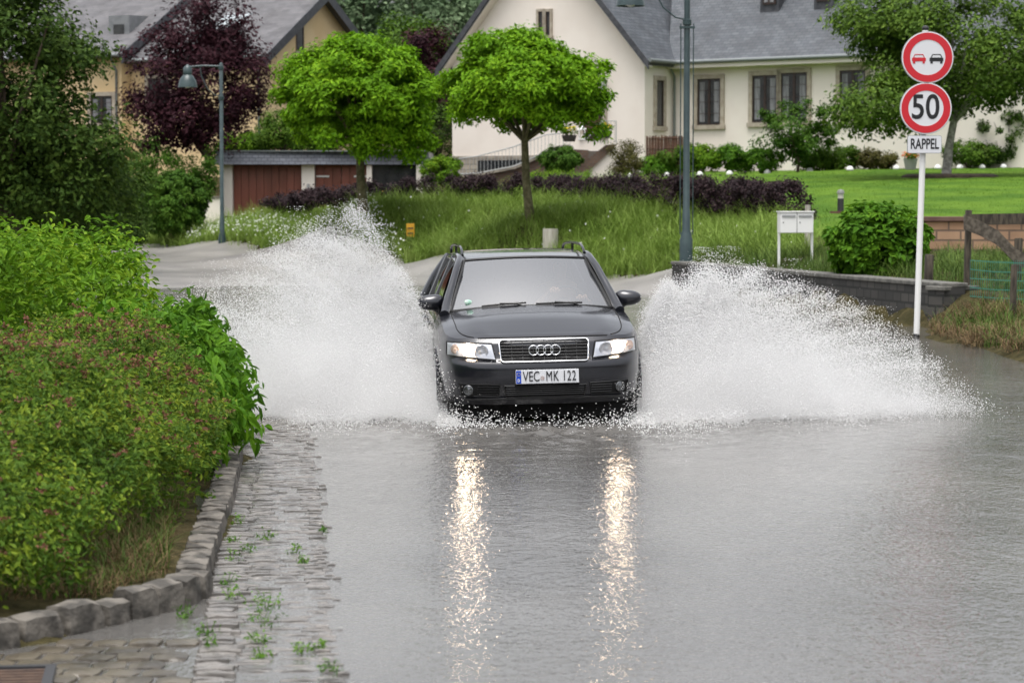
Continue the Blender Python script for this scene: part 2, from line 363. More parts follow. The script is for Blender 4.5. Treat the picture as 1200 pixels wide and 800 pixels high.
def clumps(c, rad, nclump, n, cs, inner=.45, flat=1.0, low=-1.0):
    """leaf positions and normals: clumps spread through an ellipsoid, thicker near its skin"""
    d = sph(nclump * 2); d = d[d[:, 2] > low][:nclump]; k = len(d)
    r = inner + (1 - inner) * rng.random(k) ** .55
    cc = np.array(c) + d * r[:, None] * np.array(rad) * (1 + rng.normal(0, .07, (k, 1)))
    ci = rng.integers(0, k, n); sz = cs * (.6 + .8 * rng.random(k))
    off = sph(n) * (rng.random(n) ** .5)[:, None] * sz[ci][:, None]; off[:, 2] *= flat
    P = cc[ci] + off; Nn = off / cs * .7 + d[ci] * .5 + np.array([0, 0, .7]) + rng.normal(0, .45, (n, 3))
    return P, Nn, cc
LM = {
 'globe': leafmat('fresh acacia green', [(0.0595, 0.1445, 0.0034), (0.1275, 0.2805, 0.0068), (0.238, 0.4165, 0.0136)], .5),
 'dark': leafmat('dark maple green', [(0.0144, 0.036, 0.0056), (0.04, 0.08, 0.0096), (0.096, 0.152, 0.024)], .35),
 'mid': leafmat('garden shrub green', [(0.0252, 0.0612, 0.0058), (0.0648, 0.1368, 0.0101), (0.1296, 0.216, 0.0216)], .4),
 'box': leafmat('clipped hedge green', [(0.0225, 0.0638, 0.0075), (0.0488, 0.1162, 0.0105), (0.09, 0.1725, 0.015)], .35),
 'lime': leafmat('lime green shrub leaf', [(0.0372, 0.0992, 0.0037), (0.093, 0.1984, 0.0074), (0.1984, 0.2976, 0.0155)], .45),
 'near': leafmat('bright green shrub leaf', [(0.0252, 0.0792, 0.0043), (0.0648, 0.1656, 0.0086), (0.1296, 0.2592, 0.0144)], .45, pscale=2.5),
 'spir': leafmat('spiraea leaf', [(0.0259, 0.0629, 0.0074), (0.074, 0.1406, 0.0133), (0.222, 0.2812, 0.0222)], .4, pscale=2.2),
 'pink': leafmat('faded spiraea flower', [(0.117, 0.0495, 0.0288), (0.207, 0.09, 0.0585), (0.279, 0.153, 0.108)], .3, .8),
 'purple': leafmat('dark purple plum leaf', [(.012, .004, .007), (.035, .010, .016), (.07, .022, .03)], .25),
 'barb': leafmat('purple barberry leaf', [(.010, .007, .008), (.022, .012, .015), (.060, .036, .038)], .2),
 'birch': leafmat('broadleaf tree green', [(0.027, 0.0585, 0.0072), (0.072, 0.135, 0.0144), (0.153, 0.234, 0.0315)], .4),
 'wood': leafmat('far woodland green', [(.03, .06, .03), (.08, .13, .06), (.16, .22, .12)], .3, .7, .3),
 'yellow': leafmat('yellow flower petals', [(.5, .35, .01), (.7, .55, .02)], .2),
 'grass': leafmat('long lodged grass', [(0.0792, 0.1408, 0.022), (0.1848, 0.2816, 0.0484), (0.3168, 0.4048, 0.1144)], .4, .7, 1.0),
 'verge': leafmat('dark verge grass', [(.03, .06, .012), (.07, .12, .022), (.14, .20, .04)], .3, .7, 1.0),
 'hay': leafmat('dead grass debris', [(.06, .038, .02), (.15, .10, .05), (.26, .19, .10)], .15, .8),
 'bronze': leafmat('olive bronze leaf', [(.04, .035, .012), (.08, .075, .02), (.13, .13, .03)], .3),
}
m_bark = mat('brown bark', (.05, .035, .022), (.11, .085, .06), scale=14, rough=.95, bump=.02, bscale=22, stretch=(1, 1, .25))
m_mossbark = mat('mossy bark', (.06, .055, .022), (.11, .10, .05), scale=10, rough=.95, bump=.02, bscale=25)
m_palebark = mat('pale grey bark', (.34, .33, .30), (.18, .17, .15), scale=9, rough=.9, bump=.01)
def tree(name, base, top, rad, n, leaf, lm, bark, r0, label, cat='tree', group=None, clump=120, cs=.5, inner=.4, split=.0, low=-1., lean=(0, 0), flat=.8, aspect=.5, extra=()):
    """base point, crown centre, crown radii; trunk and limbs reach into the clumps"""
    t = empty(name, base, label=label, cat=cat, group=group); b = Vector(base)
    c = Vector(top) - b
    P, N, cc = clumps(c, rad, clump, n, cs, inner, flat, low)
    for (c2, rad2, cl2, n2) in extra:
        P2, N2, cc2 = clumps(Vector(c2) - b, rad2, cl2, n2, cs, inner, flat, low); P = np.concatenate([P, P2]); N = np.concatenate([N, N2]); cc = np.concatenate([cc, cc2])
    leaf_mesh('crown', P, N, leaf * (.6 + .8 * rng.random(len(P))), lm, t, aspect)
    tb = MB(); fork = Vector((c.x * .9, c.y * .9, max(.3, c.z - rad[2] * (1 - split) * .92)))
    mid = fork * .5 + Vector((rng.normal(0, .04), rng.normal(0, .04), 0))
    tb.tube([(0, 0, -.15), (0, 0, .05), mid, fork], [r0 * 1.4, r0 * 1.1, r0 * .9, r0 * .8], 10)
    for k in range(min(14, len(cc))):
        e = Vector(cc[k]); m1 = fork.lerp(e, .45) + Vector((rng.normal(0, .1), rng.normal(0, .1), .15))
        tb.tube([fork - Vector((0, 0, .1)), m1, e], [r0 * .5, r0 * .28, r0 * .08], 6, cap=False)
    tb.build('trunk', bark, t, smooth=60)
    return t
def shrub(name, base, w, h, n, leaf, lm, label, cat='shrub', group=None, cs=.22, d=None, flat=.9, inner=.55, near=False, aspect=.5):
    t = empty(name, base, label=label, cat=cat, group=group); d = d or w
    n = int(n * 2.0); leaf *= 1.12; P, N, cc = clumps((0, 0, h * .48), (w/2*.88, d/2*.88, h*.5*.9), max(30, n // 130), n, cs, inner, flat, -.92)
    k = P[:, 2] > .0
    leaf_mesh('foliage', P[k], N[k], leaf * (.6 + .8 * rng.random(k.sum())), lm, t, aspect, near)
    s = MB()
    for k in range(7):
        a = k * .9; e = Vector((w*.28*math.cos(a), d*.28*math.sin(a), h*.7)); s.tube([(0, 0, -.1), e*.5 + Vector((0, 0, .05)), e], [.03, .02, .008], 5, cap=False)
    s.build('stem', m_bark, t); return t
def hedge(name, pts, w, n, leaf, lm, label, cat='hedge', cs=.18, group=None, lump=.12):
    """pts: (x, y, zbase, height) along its line"""
    n = int(n * 1.3); t = empty(name, pts[0][:3], label=label, cat=cat, group=group); pts = np.array(pts, float); o = pts[0, :3]
    L = np.append(0, np.cumsum(np.hypot(*np.diff(pts[:, :2], axis=0).T))); nc = max(30, n // 90)
    s = rng.random(nc) * L[-1]; q = np.stack([np.interp(s, L, pts[:, i]) for i in range(4)], 1)
    dirx = np.interp(s, L, np.gradient(pts[:, 0], L)); diry = np.interp(s, L, np.gradient(pts[:, 1], L)); dn = np.hypot(dirx, diry)
    a = rng.uniform(-1, 1, nc); vv = rng.random(nc) ** .7
    hh = q[:, 3] * (1 + lump * np.sin(s * 3.1) * .5 + rng.normal(0, lump * .4, nc))
    sq = np.sqrt(np.clip(1 - (a * .75) ** 2, 0, 1))
    cc = np.stack([q[:, 0] - diry/dn * a * w/2, q[:, 1] + dirx/dn * a * w/2, q[:, 2] + vv * (hh - cs*.6) * (.55 + .45*sq)], 1) - o
    ci = rng.integers(0, nc, n); off = sph(n) * (rng.random(n) ** .5)[:, None] * cs * (.7 + .6*rng.random((n, 1)))
    P = cc[ci] + off; N = off / cs * .7 + np.array([0, -.25, .7]) + rng.normal(0, .45, (n, 3))
    leaf_mesh('foliage', P, N, leaf * (.6 + .8 * rng.random(n)), lm, t)
    return t
def blades(name, XY, Lh, lm, width=.012, lean=1.0, wind=(0, 0), z=None, seg=3):
    n = len(XY); z = hts(XY[:, 0], XY[:, 1]) if z is None else z
    base = np.stack([XY[:, 0], XY[:, 1], z - .02], 1); a = rng.uniform(0, 2*np.pi, n)
    dr = np.stack([np.cos(a) + wind[0], np.sin(a) + wind[1], np.zeros(n)], 1); dr /= np.linalg.norm(dr, axis=1, keepdims=True)
    L = Lh * (.5 + rng.random(n)); ln = lean * (.3 + 1.1 * rng.random(n)); side = np.stack([-dr[:, 1], dr[:, 0], np.zeros(n)], 1)
    V = np.empty((n, seg+1, 2, 3))
    for i in range(seg+1):
        t = i / seg; up = L * t * (1 - .35 * ln * t); out = L * ln * .75 * t * t
        p = base + dr * out[:, None] + np.array([0, 0, 1.]) * np.maximum(up, .0)[:, None]; wd = width * (1 - t * .85)
        V[:, i, 0] = p - side * wd / 2; V[:, i, 1] = p + side * wd / 2
    b = (np.arange(n) * (seg+1) * 2)[:, None]; Fc = np.concatenate([b + [2*i, 2*i+1, 2*i+3, 2*i+2] for i in range(seg)], 0)
    o = npmesh(name, V.reshape(-1, 3), Fc, lm); return o
def scatter(poly, n):
    P = np.array(poly); out = []; tot = 0
    while tot < n:
        X = rng.uniform(P[:, 0].min(), P[:, 0].max(), n * 3); Y = rng.uniform(P[:, 1].min(), P[:, 1].max(), n * 3)
        k = inpoly(X, Y, poly); out.append(np.stack([X[k], Y[k]], 1)); tot += k.sum()
    return np.concatenate(out)[:n]

# ------------------------------------------------------------------ houses
m_cream = mat('cream render', (.76, .69, .62), (.80, .735, .665), scale=.8, rough=.9, bump=.004, bscale=60)
m_ochre = mat('ochre render', (.66, .49, .27), (.72, .56, .33), scale=.7, rough=.9, bump=.004, bscale=60)
m_slate = brickmat('slate tiles', (.055, .06, .072), (.082, .088, .10), (.03, .047, .055), .32, .17, .012, rough=.62, bump=.02)
m_slate2 = brickmat('weathered slate tiles', (.085, .083, .09), (.12, .116, .122), (.09, .09, .095), .34, .2, .012, rough=.75, bump=.02)
m_slateedge = mat('dark slate edge', (.035, .038, .045), (.06, .062, .07), scale=6, rough=.45)
m_sand = mat('sandstone surround', (.33, .28, .22), (.42, .37, .30), scale=5, rough=.85, bump=.004, bscale=40)
m_brownwood = mat('brown painted timber', (.022, .013, .010), (.038, .02, .015), scale=8, rough=.4)
m_pane = mat('window pane', (.018, .02, .022), (.035, .037, .038), scale=3, rough=.06, spec=.8)
m_curtain = mat('net curtain', (.13, .13, .14), (.24, .24, .25), scale=18, rough=.9, stretch=(1, 1, .1))
m_zinc = mat('zinc sheet', (.22, .23, .24), (.28, .29, .30), scale=3, rough=.35, metal=.6)
m_gutter = mat('grey gutter', (.20, .22, .22), rough=.4, metal=.3)
m_iron = mat('wrought iron', (.03, .03, .033), rough=.5)
m_greyiron = mat('grey painted iron', (.30, .31, .31), rough=.5)
m_brownbrick = brickmat('brown brick', (.09, .05, .035), (.13, .075, .05), (.10, .085, .07), .22, .08, .012, rough=.85, bump=.01)
m_stonebase = brickmat('grey stone base', (.26, .23, .19), (.36, .32, .26), (.18, .16, .14), .4, .2, .02, rough=.9, bump=.01)

class Face:
    """a wall plane seen from the photo: o = start point, d = horizontal direction"""
    def __init__(s, o, d): s.o = Vector((o[0], o[1], 0)); s.d = Vector((d[0], d[1], 0)).normalized(); s.n = Vector((s.d.y, -s.d.x, 0))
    def s_(s, px):
        u = (px-600)/F; return (u*s.o.y - s.o.x) / (s.d.x - u*s.d.y)
    def pt(s, px, py):
        a = s.s_(px); p = s.o + s.d * a; return a, HC + ray(px, py)[1] * p.y
    def M(s):  # local x along wall, local y into the wall, z up
        return Matrix(((s.d.x, -s.n.x, 0, s.o.x), (s.d.y, -s.n.y, 0, s.o.y), (0, 0, 1, 0), (0, 0, 0, 1)))
def lbox(mb, Mx, lo, hi): return mb.box(lo, hi, Mx)
def window(parent, face, px0, py0, px1, py1, inv, fr=.16, surround=m_sand, panes=2, curtain=True, sill=True, name='window', bars=True):
    a0, z1 = face.pt(px0, py0); a1, _ = face.pt(px1, py0); _, z0 = face.pt(px0, py1); Mx = inv @ face.M()
    s = MB(); D = .07
    if surround:
        lbox(s, Mx, (a0-fr, -D, z1), (a1+fr, .02, z1+fr)); lbox(s, Mx, (a0-fr-.04, -D-.04, z0-fr), (a1+fr+.04, .02, z0-.002))
        lbox(s, Mx, (a0-fr, -D, z0), (a0, .02, z1-.002)); lbox(s, Mx, (a1, -D, z0), (a1+fr, .02, z1-.002))
        w = s.build(name, surround, parent)
    else:
        w = lbox(MB(), Mx, (a0-.05, -.04, z0-.08), (a1+.05, .02, z0)).build(name, m_sand, parent)
    f = MB(); t = .05; xs = np.linspace(a0+.003, a1-.003, panes+1)
    for i in range(panes):
        l, r = xs[i], xs[i+1]
        lbox(f, Mx, (l, -.03, z0+.003), (l+t, .01, z1-.003)); lbox(f, Mx, (r-t, -.03, z0+.003), (r, .01, z1-.003))
        lbox(f, Mx, (l+t, -.028, z0+.003), (r-t, .008, z0+t)); lbox(f, Mx, (l+t, -.028, z1-t), (r-t, .008, z1-.003))
        if bars:
            for k in (1, 2, 3): zz = z0 + (z1-z0)*k/4; lbox(f, Mx, (l+t, -.018, zz-.01), (r-t, .002, zz+.01))
    f.build('frame', m_brownwood, w)
    lbox(MB(), Mx, (a0+.01, -.008, z0+.01), (a1-.01, .012, z1-.01)).build('pane', m_pane, w)
    if curtain:
        c = MB(); lbox(c, Mx, (a0+.08, -.012, z0+.12), (a0+.08+(a1-a0)*.22, -.004, z1-.12)); lbox(c, Mx, (a1-.08-(a1-a0)*.22, -.012, z0+.12), (a1-.08, -.004, z1-.12)); c.build('curtain', m_curtain, w)
    return w
def slab(mb, p00, p10, p11, p01, th, inv):
    P = [inv @ Vector(p) for p in (p00, p10, p11, p01)]; n = (P[1]-P[0]).cross(P[3]-P[0]).normalized()
    if n.z < 0: n = -n
    vs = P + [p - n*th for p in P]; mb.add(vs, [(0,1,2,3),(7,6,5,4),(0,4,5,1),(1,5,6,2),(2,6,7,3),(3,7,4,0)])

# cream house
a_ = Vector((.815, -.58, 0)).normalized(); b_ = Vector((.58, .815, 0)).normalized(); C1 = Vector((4.93, 90.4, 0))
def Q(s, t, z): p = C1 + a_*s + b_*t; return Vector((p.x, p.y, z))
hb = 2.6; EZ = 7.35; GW = 8.93; AP = EZ + GW/2*1.12
HR = empty('cream_house', Q(0, 0, hb), label='large cream rendered house with steep slate roof and white front gable', cat='house')
inv = Matrix.Translation(-HR.location)
w = MB()
def poly_prism(mb, pts_s_z, t0, t1):
    n = len(pts_s_z); vs = [Q(s, t0, z) for s, z in pts_s_z] + [Q(s, t1, z) for s, z in pts_s_z]
    mb.add([inv @ v for v in vs], [tuple(range(n)), tuple(range(n, 2*n))[::-1]] + [(i, i+n, (i+1)%n+n, (i+1)%n) for i in range(n)])
poly_prism(w, [(-GW, hb-1.5), (0, hb-1.5), (0, EZ), (-GW/2, AP), (-GW, EZ)], 0, 12)
poly_prism(w, [(.002, hb-1.5), (14.5, hb-1.5), (14.5, EZ), (.002, EZ)], 2.0, 11)
wo_ = w.build('wall', m_cream, HR)
rf = MB(); ov = .45; k = 1.12
slab(rf, Q(-GW/2, -ov, AP+.28), Q(ov, -ov, AP+.28-(GW/2+ov)*k), Q(ov, 12, AP+.28-(GW/2+ov)*k), Q(-GW/2, 12, AP+.28), .22, inv)
slab(rf, Q(-GW/2, -ov, AP+.28), Q(-GW-ov, -ov, AP+.28-(GW/2+ov)*k), Q(-GW-ov, 12, AP+.28-(GW/2+ov)*k), Q(-GW/2, 12, AP+.28), .22, inv)
r1 = rf.build('roof', m_slate, HR); uvbox(r1, d=b_)
rf = MB(); slab(rf, Q(.1, 1.5, EZ-.12), Q(15, 1.5, EZ-.12), Q(15, 7, EZ-.12+5.5*.95), Q(-3.0, 7, EZ-.12+5.5*.95), .2, inv)
slab(rf, Q(15, 12.5, EZ-.12), Q(-3, 12.5, EZ-.12), Q(-3, 7.004, EZ-.12+5.5*.95), Q(15, 7.004, EZ-.12+5.5*.95), .2, inv)
r2 = rf.build('roof', m_slate, HR); uvbox(r2, d=a_)
e = MB()   # dark verge boards on the gable
for sg in (1, -1):
    s0 = -GW/2; s1 = -GW/2 + sg*(GW/2+ov+.02); z0 = AP+.3; z1 = AP+.3-(GW/2+ov+.02)*k
    vs = [Q(s0, -ov-.06, z0), Q(s1, -ov-.06, z1), Q(s1, -ov-.06, z1-.32), Q(s0, -ov-.06, z0-.32), Q(s0, -ov-.005, z0), Q(s1, -ov-.005, z1), Q(s1, -ov-.005, z1-.32), Q(s0, -ov-.005, z0-.32)]
    e.add([inv @ v for v in vs], [(0,1,2,3),(7,6,5,4),(0,4,5,1),(1,5,6,2),(2,6,7,3),(3,7,4,0)])
e.build('verge_board', m_slateedge, HR)
e = MB()   # pale soffit boards under the verge
for sg in (1, -1):
    s0 = -GW/2; s1 = -GW/2 + sg*(GW/2+ov*.8); z0 = AP-.02; z1 = AP-.02-(GW/2+ov*.8)*k
    slab(e, Q(s0, -ov+.02, z0), Q(s1, -ov+.02, z1), Q(s1, -.002, z1), Q(s0, -.002, z0), .05, inv)
e.build('soffit', m_cream, HR)
g = MB(); g.tube([inv @ Q(.45, 1.42, EZ-.2), inv @ Q(15, 1.42, EZ-.2)], .075, 8); g.tube([inv @ Q(.5, 1.42, EZ-.2), inv @ Q(.5, -.45, EZ-.2)], .075, 8); g.build('gutter', m_gutter, HR, smooth=60)
g = MB(); g.add([inv @ v for v in (Q(.02, 1.5, EZ-.42), Q(15, 1.5, EZ-.42), Q(15, 2.0, EZ-.42), Q(.02, 2.0, EZ-.42), Q(.02, 1.5, EZ-.26), Q(15, 1.5, EZ-.26), Q(15, 2.0, EZ-.26), Q(.02, 2.0, EZ-.26))],
    [(0,3,2,1),(4,5,6,7),(0,1,5,4),(1,2,6,5),(2,3,7,6),(3,0,4,7)]); g.build('soffit', m_cream, HR)
g = MB(); g.tube([inv @ Q(.12, 1.5, EZ-.25), inv @ Q(.12, 1.9, EZ-.7), inv @ Q(.12, 1.9, hb)], .05, 8); g.build('downpipe', m_gutter, HR, smooth=60)
FG = Face(Q(-GW, 0, 0), a_); FR = Face(Q(0, 0, 0), b_); FM = Face(Q(0, 2, 0), a_)
window(HR, FM, 817, 93, 844, 147, inv); window(HR, FM, 881, 89, 910, 144, inv, curtain=True); window(HR, FM, 914, 86, 945, 142, inv); window(HR, FM, 983, 83, 1013, 140, inv)
window(HR, FR, 767.5, 94, 776, 148, inv, panes=1, curtain=False, bars=False)
window(HR, FG, 631.5, 14, 636.5, 42, inv, panes=1, curtain=False, bars=False, fr=.1); window(HR, FG, 640, 14, 645, 42, inv, panes=1, curtain=False, bars=False, fr=.1)
# dormers low on the slate roof
for px0, px1 in ((862, 884), (925, 947)):
    s0 = FM.s_(px0) + .2; s1 = FM.s_(px1) + .2; zb = 9.30; tb = 1.5 + (zb - EZ + .12)/.95
    d = MB(); vs = [Q(s0, tb-.3, zb-.35), Q(s1, tb-.3, zb-.35), Q(s1, tb+2.2, zb-.35), Q(s0, tb+2.2, zb-.35), Q(s0, tb-.3, zb+1.6), Q(s1, tb-.3, zb+1.6), Q(s1, tb+2.2, zb+1.9), Q(s0, tb+2.2, zb+1.9)]
    d.add([inv @ v for v in vs], [(0,3,2,1),(4,5,6,7),(0,1,5,4),(1,2,6,5),(2,3,7,6),(3,0,4,7)]); dm = d.build('dormer', m_slateedge, HR)
    Mx = inv @ Face(Q(0, tb-.3, 0), a_).M()
    f = MB(); lbox(f, Mx, (s0+.12, -.05, zb), (s1-.12, .01, zb+1.3)); f.build('window', m_brownwood, dm)
    f = MB(); sm = (s0+s1)/2; lbox(f, Mx, (s0+.2, -.06, zb+.08), (sm-.04, -.03, zb+1.2)); lbox(f, Mx, (sm+.04, -.06, zb+.08), (s1-.2, -.03, zb+1.2)); f.build('curtain', m_curtain, dm)
v = MB(); p = inv @ W(862, 27, 92.6); v.tube([p + Vector((0, 0, -.5)), p + Vector((0, 0, .05)), p + Vector((0, 0, .1)), p + Vector((0, 0, .3))], [.1, .1, .16, .16], 10); v.build('roof_vent', m_iron, HR)
# stone base and basement vent of the gable
Mx = inv @ FG.M(); z0 = FG.pt(560, 204)[1]; z1 = FG.pt(560, 183)[1]
o = lbox(MB(), Mx, (-.06, -.08, z0-1.5), (6.6, .01, z1)).build('stone_base', m_stonebase, HR); uvbox(o)
o = lbox(MB(), Mx, (FG.s_(562), -.11, FG.pt(570, 202)[1]), (FG.s_(622), -.05, FG.pt(570, 188)[1])).build('basement_window', m_pane, HR)
# entrance door
dr = MB(); s0, zt = FG.pt(684, 112); s1, _ = FG.pt(706, 112); zb = FG.pt(695, 163)[1]
lbox(dr, Mx, (s0, -.05, zb), (s1, .01, zt)); dd_ = dr.build('door', m_brownwood, HR, bevel=.01)
dr = MB()
for i in range(4): zz = zb + .25 + i*(zt-zb-.3)/4; lbox(dr, Mx, (s0+.1, -.065, zz), (s1-.1, -.045, zz+(zt-zb-.3)/4-.09))
dr.build('panel', mat('door panel', (.07, .03, .022), (.09, .04, .03), rough=.35), dd_, bevel=.01)
dr = MB(); lbox(dr, Mx, (s0-.2, -.08, zb), (s0, .01, zt)); lbox(dr, Mx, (s1, -.08, zb), (s1+.2, .01, zt)); lbox(dr, Mx, (s0-.2, -.08, zt+.003), (s1+.2, .01, zt+.2)); dr.build('door_surround', m_sand, HR)
# wall lantern
lp, lz = FG.pt(712, 104); Ml = Mx @ Matrix.Translation((lp, -.3, lz)); l_ = MB()
l_.lathe([(.0, .42), (.05, .38), (.17, .27), (.16, .25), (.13, .24)], 6, Ml); l_.lathe([(.10, -.14), (.03, -.2), (0, -.24)], 6, Ml)
for k in range(6): a = k*math.pi/3; l_.tube([Ml @ Vector((.1*math.cos(a), .1*math.sin(a), -.14)), Ml @ Vector((.145*math.cos(a), .145*math.sin(a), .25))], .01, 4)
l_.tube([Ml @ Vector((0, .3, .5)), Ml @ Vector((0, .12, .58)), Ml @ Vector((0, 0, .42))], .014, 6); lo_ = l_.build('lantern', m_iron, HR)
MB().lathe([(.09, -.14), (.13, .24)], 6, Ml, cap=True).build('lamp_glass', mat('milky lamp glass', (.6, .6, .58), rough=.3), lo_)
# ---- entrance steps with sloping brick cheeks
sb = hit(640, 214, 60); 
ES = empty('entrance_steps', W(672, 205, 86), label='brown brick entrance steps with sloping side walls before the cream house door', cat='steps'); einv = Matrix.Translation(-ES.location)
def epoly(name, pxs, D, th, m, par=ES):
    mb = MB(); pts = [W(x, y, D) for x, y in pxs]; n = len(pts); bk = [p + Vector((0, th, 0)) for p in pts]
    mb.add([einv @ p for p in pts + bk], [tuple(range(n)), tuple(range(n, 2*n))[::-1]] + [(i, i+n, (i+1)%n+n, (i+1)%n) for i in range(n)]); o = mb.build(name, m, par); uvbox(o); return o
epoly('side_wall', [(556, 204), (556, 220), (690, 222), (690, 176), (652, 174), (604, 196)], 87, .3, m_brownbrick)
epoly('side_wall', [(682, 200), (722, 172), (728, 205), (682, 216)], 85, .35, m_cream)
epoly('coping', [(679, 194), (710, 170), (724, 169), (690, 200), (690, 205), (679, 200)], 84.9, .5, m_brownbrick)
epoly('coping', [(554, 203), (602, 194), (653, 171), (668, 169), (668, 172), (654, 175), (604, 198), (556, 207)], 86.9, .5, m_stonebase)
st = MB()
for k in range(7):
    p0 = einv @ W(640 + k*6, 207 - k*5, 86.6 + k*.35); st.box((p0.x, p0.y, p0.z-1.2), (p0.x+1.3, p0.y+.4, p0.z))
st.build('step', m_brownbrick, ES)
# railing
RL = empty('stair_railing', W(600, 204, 86.5), label='thin grey iron railing climbing the steps left of the round bush', cat='railing'); ri = Matrix.Translation(-RL.location); rm = MB()
top = [(538, 186), (560, 183), (602, 172), (640, 158), (668, 155)]; bot = [(538, 204), (560, 203), (602, 195), (640, 178), (668, 171)]
for A in (top, bot): rm.tube([ri @ W(x, y, 86.4) for x, y in A], .022, 5)
for x in np.arange(538, 669, 4.2):
    yt = np.interp(x, [a[0] for a in top], [a[1] for a in top]); yb = np.interp(x, [a[0] for a in bot], [a[1] for a in bot]); rm.tube([ri @ W(x, yt, 86.4), ri @ W(x, yb, 86.4)], .011, 4)
rm.build('railing', m_greyiron, RL)
RL = empty('stair_railing', W(722, 170, 85.4), label='short grey iron railing at the door landing, right of the door', cat='railing'); ri = Matrix.Translation(-RL.location); rm = MB()
rm.tube([ri @ W(x, y, 85.4) for x, y in ((722, 168), (722, 142), (706, 142), (688, 163))], .02, 5)
for x in np.arange(700, 722, 4): rm.tube([ri @ W(x, 142 if x > 706 else 150, 85.4), ri @ W(x, 169, 85.4)], .01, 4)
rm.build('railing', m_greyiron, RL)
m_potd = mat('dark planter', (.05, .045, .04), rough=.6)
for px, py, lab in ((667, 166, 'dark planter of yellow flowers on the landing left of the door'), (708, 162, 'dark planter of yellow flowers on the landing right of the door')):
    p = W(px, py, 84.8); t = empty('flower_planter', p, label=lab, cat='planter', group='planters of yellow flowers')
    MB().lathe([(.0, 0), (.2, 0), (.27, .22), (.24, .22), (.22, .18), (0, .18)], 14).build('pot', m_potd, t, smooth=50)
    P, N, _ = clumps((0, 0, .36), (.28, .28, .16), 25, 500, .08); leaf_mesh('foliage', P, N, .08, LM['mid'], t)
    P, N, _ = clumps((0, 0, .44), (.26, .26, .1), 20, 70, .06); leaf_mesh('flowers', P, N, .07, LM['yellow'], t, .9)
p = W(682, 164, 84.6); t = empty('garden_lantern', p, label='small white lantern standing on the landing by the door', cat='lantern'); mwhite = mat('white gloss paint', (.78, .78, .76), rough=.35)
MB().box((-.13, -.13, 0), (.13, .13, .04)).lathe([(.17, .36), (.05, .46), (.02, .52), (.0, .53)], 4, cap=False).box((-.11, -.11, .34), (.11, .11, .37)).box((-.11, -.11, .04), (-.085, -.085, .34)).box((.085, -.11, .04), (.11, -.085, .34)).box((-.11, .085, .04), (-.085, .11, .34)).box((.085, .085, .04), (.11, .11, .34)).build('case', mwhite, t)
MB().tube([(0, 0, .04), (0, 0, .2)], .05, 10).build('candle', mat('candle wax', (.8, .76, .66), rough=.5), t)
# woven willow screen
p0 = at(757, 84.5); t = empty('woven_screen', p0, label='brown woven willow screen standing by the corner of the cream house', cat='screen')
m_willow = mat('willow rods', (.07, .035, .022), (.14, .07, .045), scale=30, rough=.85, stretch=(1, 1, .1)); s = MB(); Wd = (802-757)/F*84.5; zb = W(757, 204, 84.5).z - p0.z; zt = W(757, 160, 84.5).z - p0.z
for k in range(46): x = Wd*k/46; s.tube([(x, rng.normal(0, .01), zb-.1), (x+rng.normal(0, .008), 0, zt+rng.normal(0, .03))], .018, 5)
for k in range(4): s.tube([(0, -.03, zb+.2+k*.35), (Wd, -.03, zb+.2+k*.35)], .012, 5)
s.build('rods', m_willow, t)

# ochre house
G0 = Vector((-9.84, 95.7, 0)); bo = Vector((.43, .90, 0)).normalized(); ao = Vector((-.90, .43, 0)).normalized()
def O(s, t, z): p = G0 + ao*s + bo*t; return Vector((p.x, p.y, z))
OH = empty('ochre_house', O(0, 0, 2.8), label='ochre yellow house with grey slate roof behind the purple tree', cat='house'); inv = Matrix.Translation(-OH.location)
zb = 1.8; ez = 7.7; GWo = 9.0; ap = 10.35; kk = (ap-ez)/(GWo/2)
def oprism(mb, tz, s0, s1):
    n = len(tz); vs = [O(s0, t, z) for t, z in tz] + [O(s1, t, z) for t, z in tz]; mb.add([inv @ v for v in vs], [tuple(range(n)), tuple(range(n, 2*n))[::-1]] + [(i, i+n, (i+1)%n+n, (i+1)%n) for i in range(n)])
w = MB(); oprism(w, [(0, zb), (GWo, zb), (GWo, ez), (GWo/2, ap), (0, ez)], 0, 6.2); oprism(w, [(-.6, zb), (GWo, zb), (GWo, ez+.25), (GWo/2-.3, ap+.25), (-.6, ez+.2)], 6.202, 22)
w.build('wall', m_ochre, OH)
def oroof(s0, s1, t0, ev, apz, am, name='roof'):
    r = MB(); kk = (apz-ev)/(am-t0); ov = .45
    slab(r, O(s0, t0-ov, ev-ov*kk+.18), O(s1, t0-ov, ev-ov*kk+.18), O(s1, am, apz+.18), O(s0, am, apz+.18), .18, inv)
    slab(r, O(s0, am, apz+.18), O(s1, am, apz+.18), O(s1, GWo+ov, ev-ov*kk+.18), O(s0, GWo+ov, ev-ov*kk+.18), .18, inv)
    o = r.build(name, m_slate2, OH); uvbox(o, d=ao)
    e = MB()
    for t_a, t_b, za, zb_ in ((am, t0-ov, apz+.2, ev-ov*kk+.2), (am, GWo+ov, apz+.2, ev-ov*kk+.2)):
        vs = [O(s0-.05, t_a, za), O(s0-.05, t_b, zb_), O(s0-.05, t_b, zb_-.42), O(s0-.05, t_a, za-.42)]; vs += [v_ + ao*.045 for v_ in vs]
        e.add([inv @ v_ for v_ in vs], [(0,1,2,3),(7,6,5,4),(0,4,5,1),(1,5,6,2),(2,6,7,3),(3,7,4,0)])
    e.build('verge_board', m_slateedge, OH); return o
oroof(-.4, 6.3, 0, ez, ap, GWo/2); oroof(5.9, 22.4, -.6, ez+.22, ap+.27, GWo/2-.3)
g = MB(); g.tube([inv @ O(-.3, -.5, ez-.1), inv @ O(6, -.5, ez-.1)], .08, 8); g.tube([inv @ O(6.0, -1.1, ez+.1), inv @ O(22, -1.1, ez+.1)], .08, 8); g.build('gutter', m_gutter, OH, smooth=60)
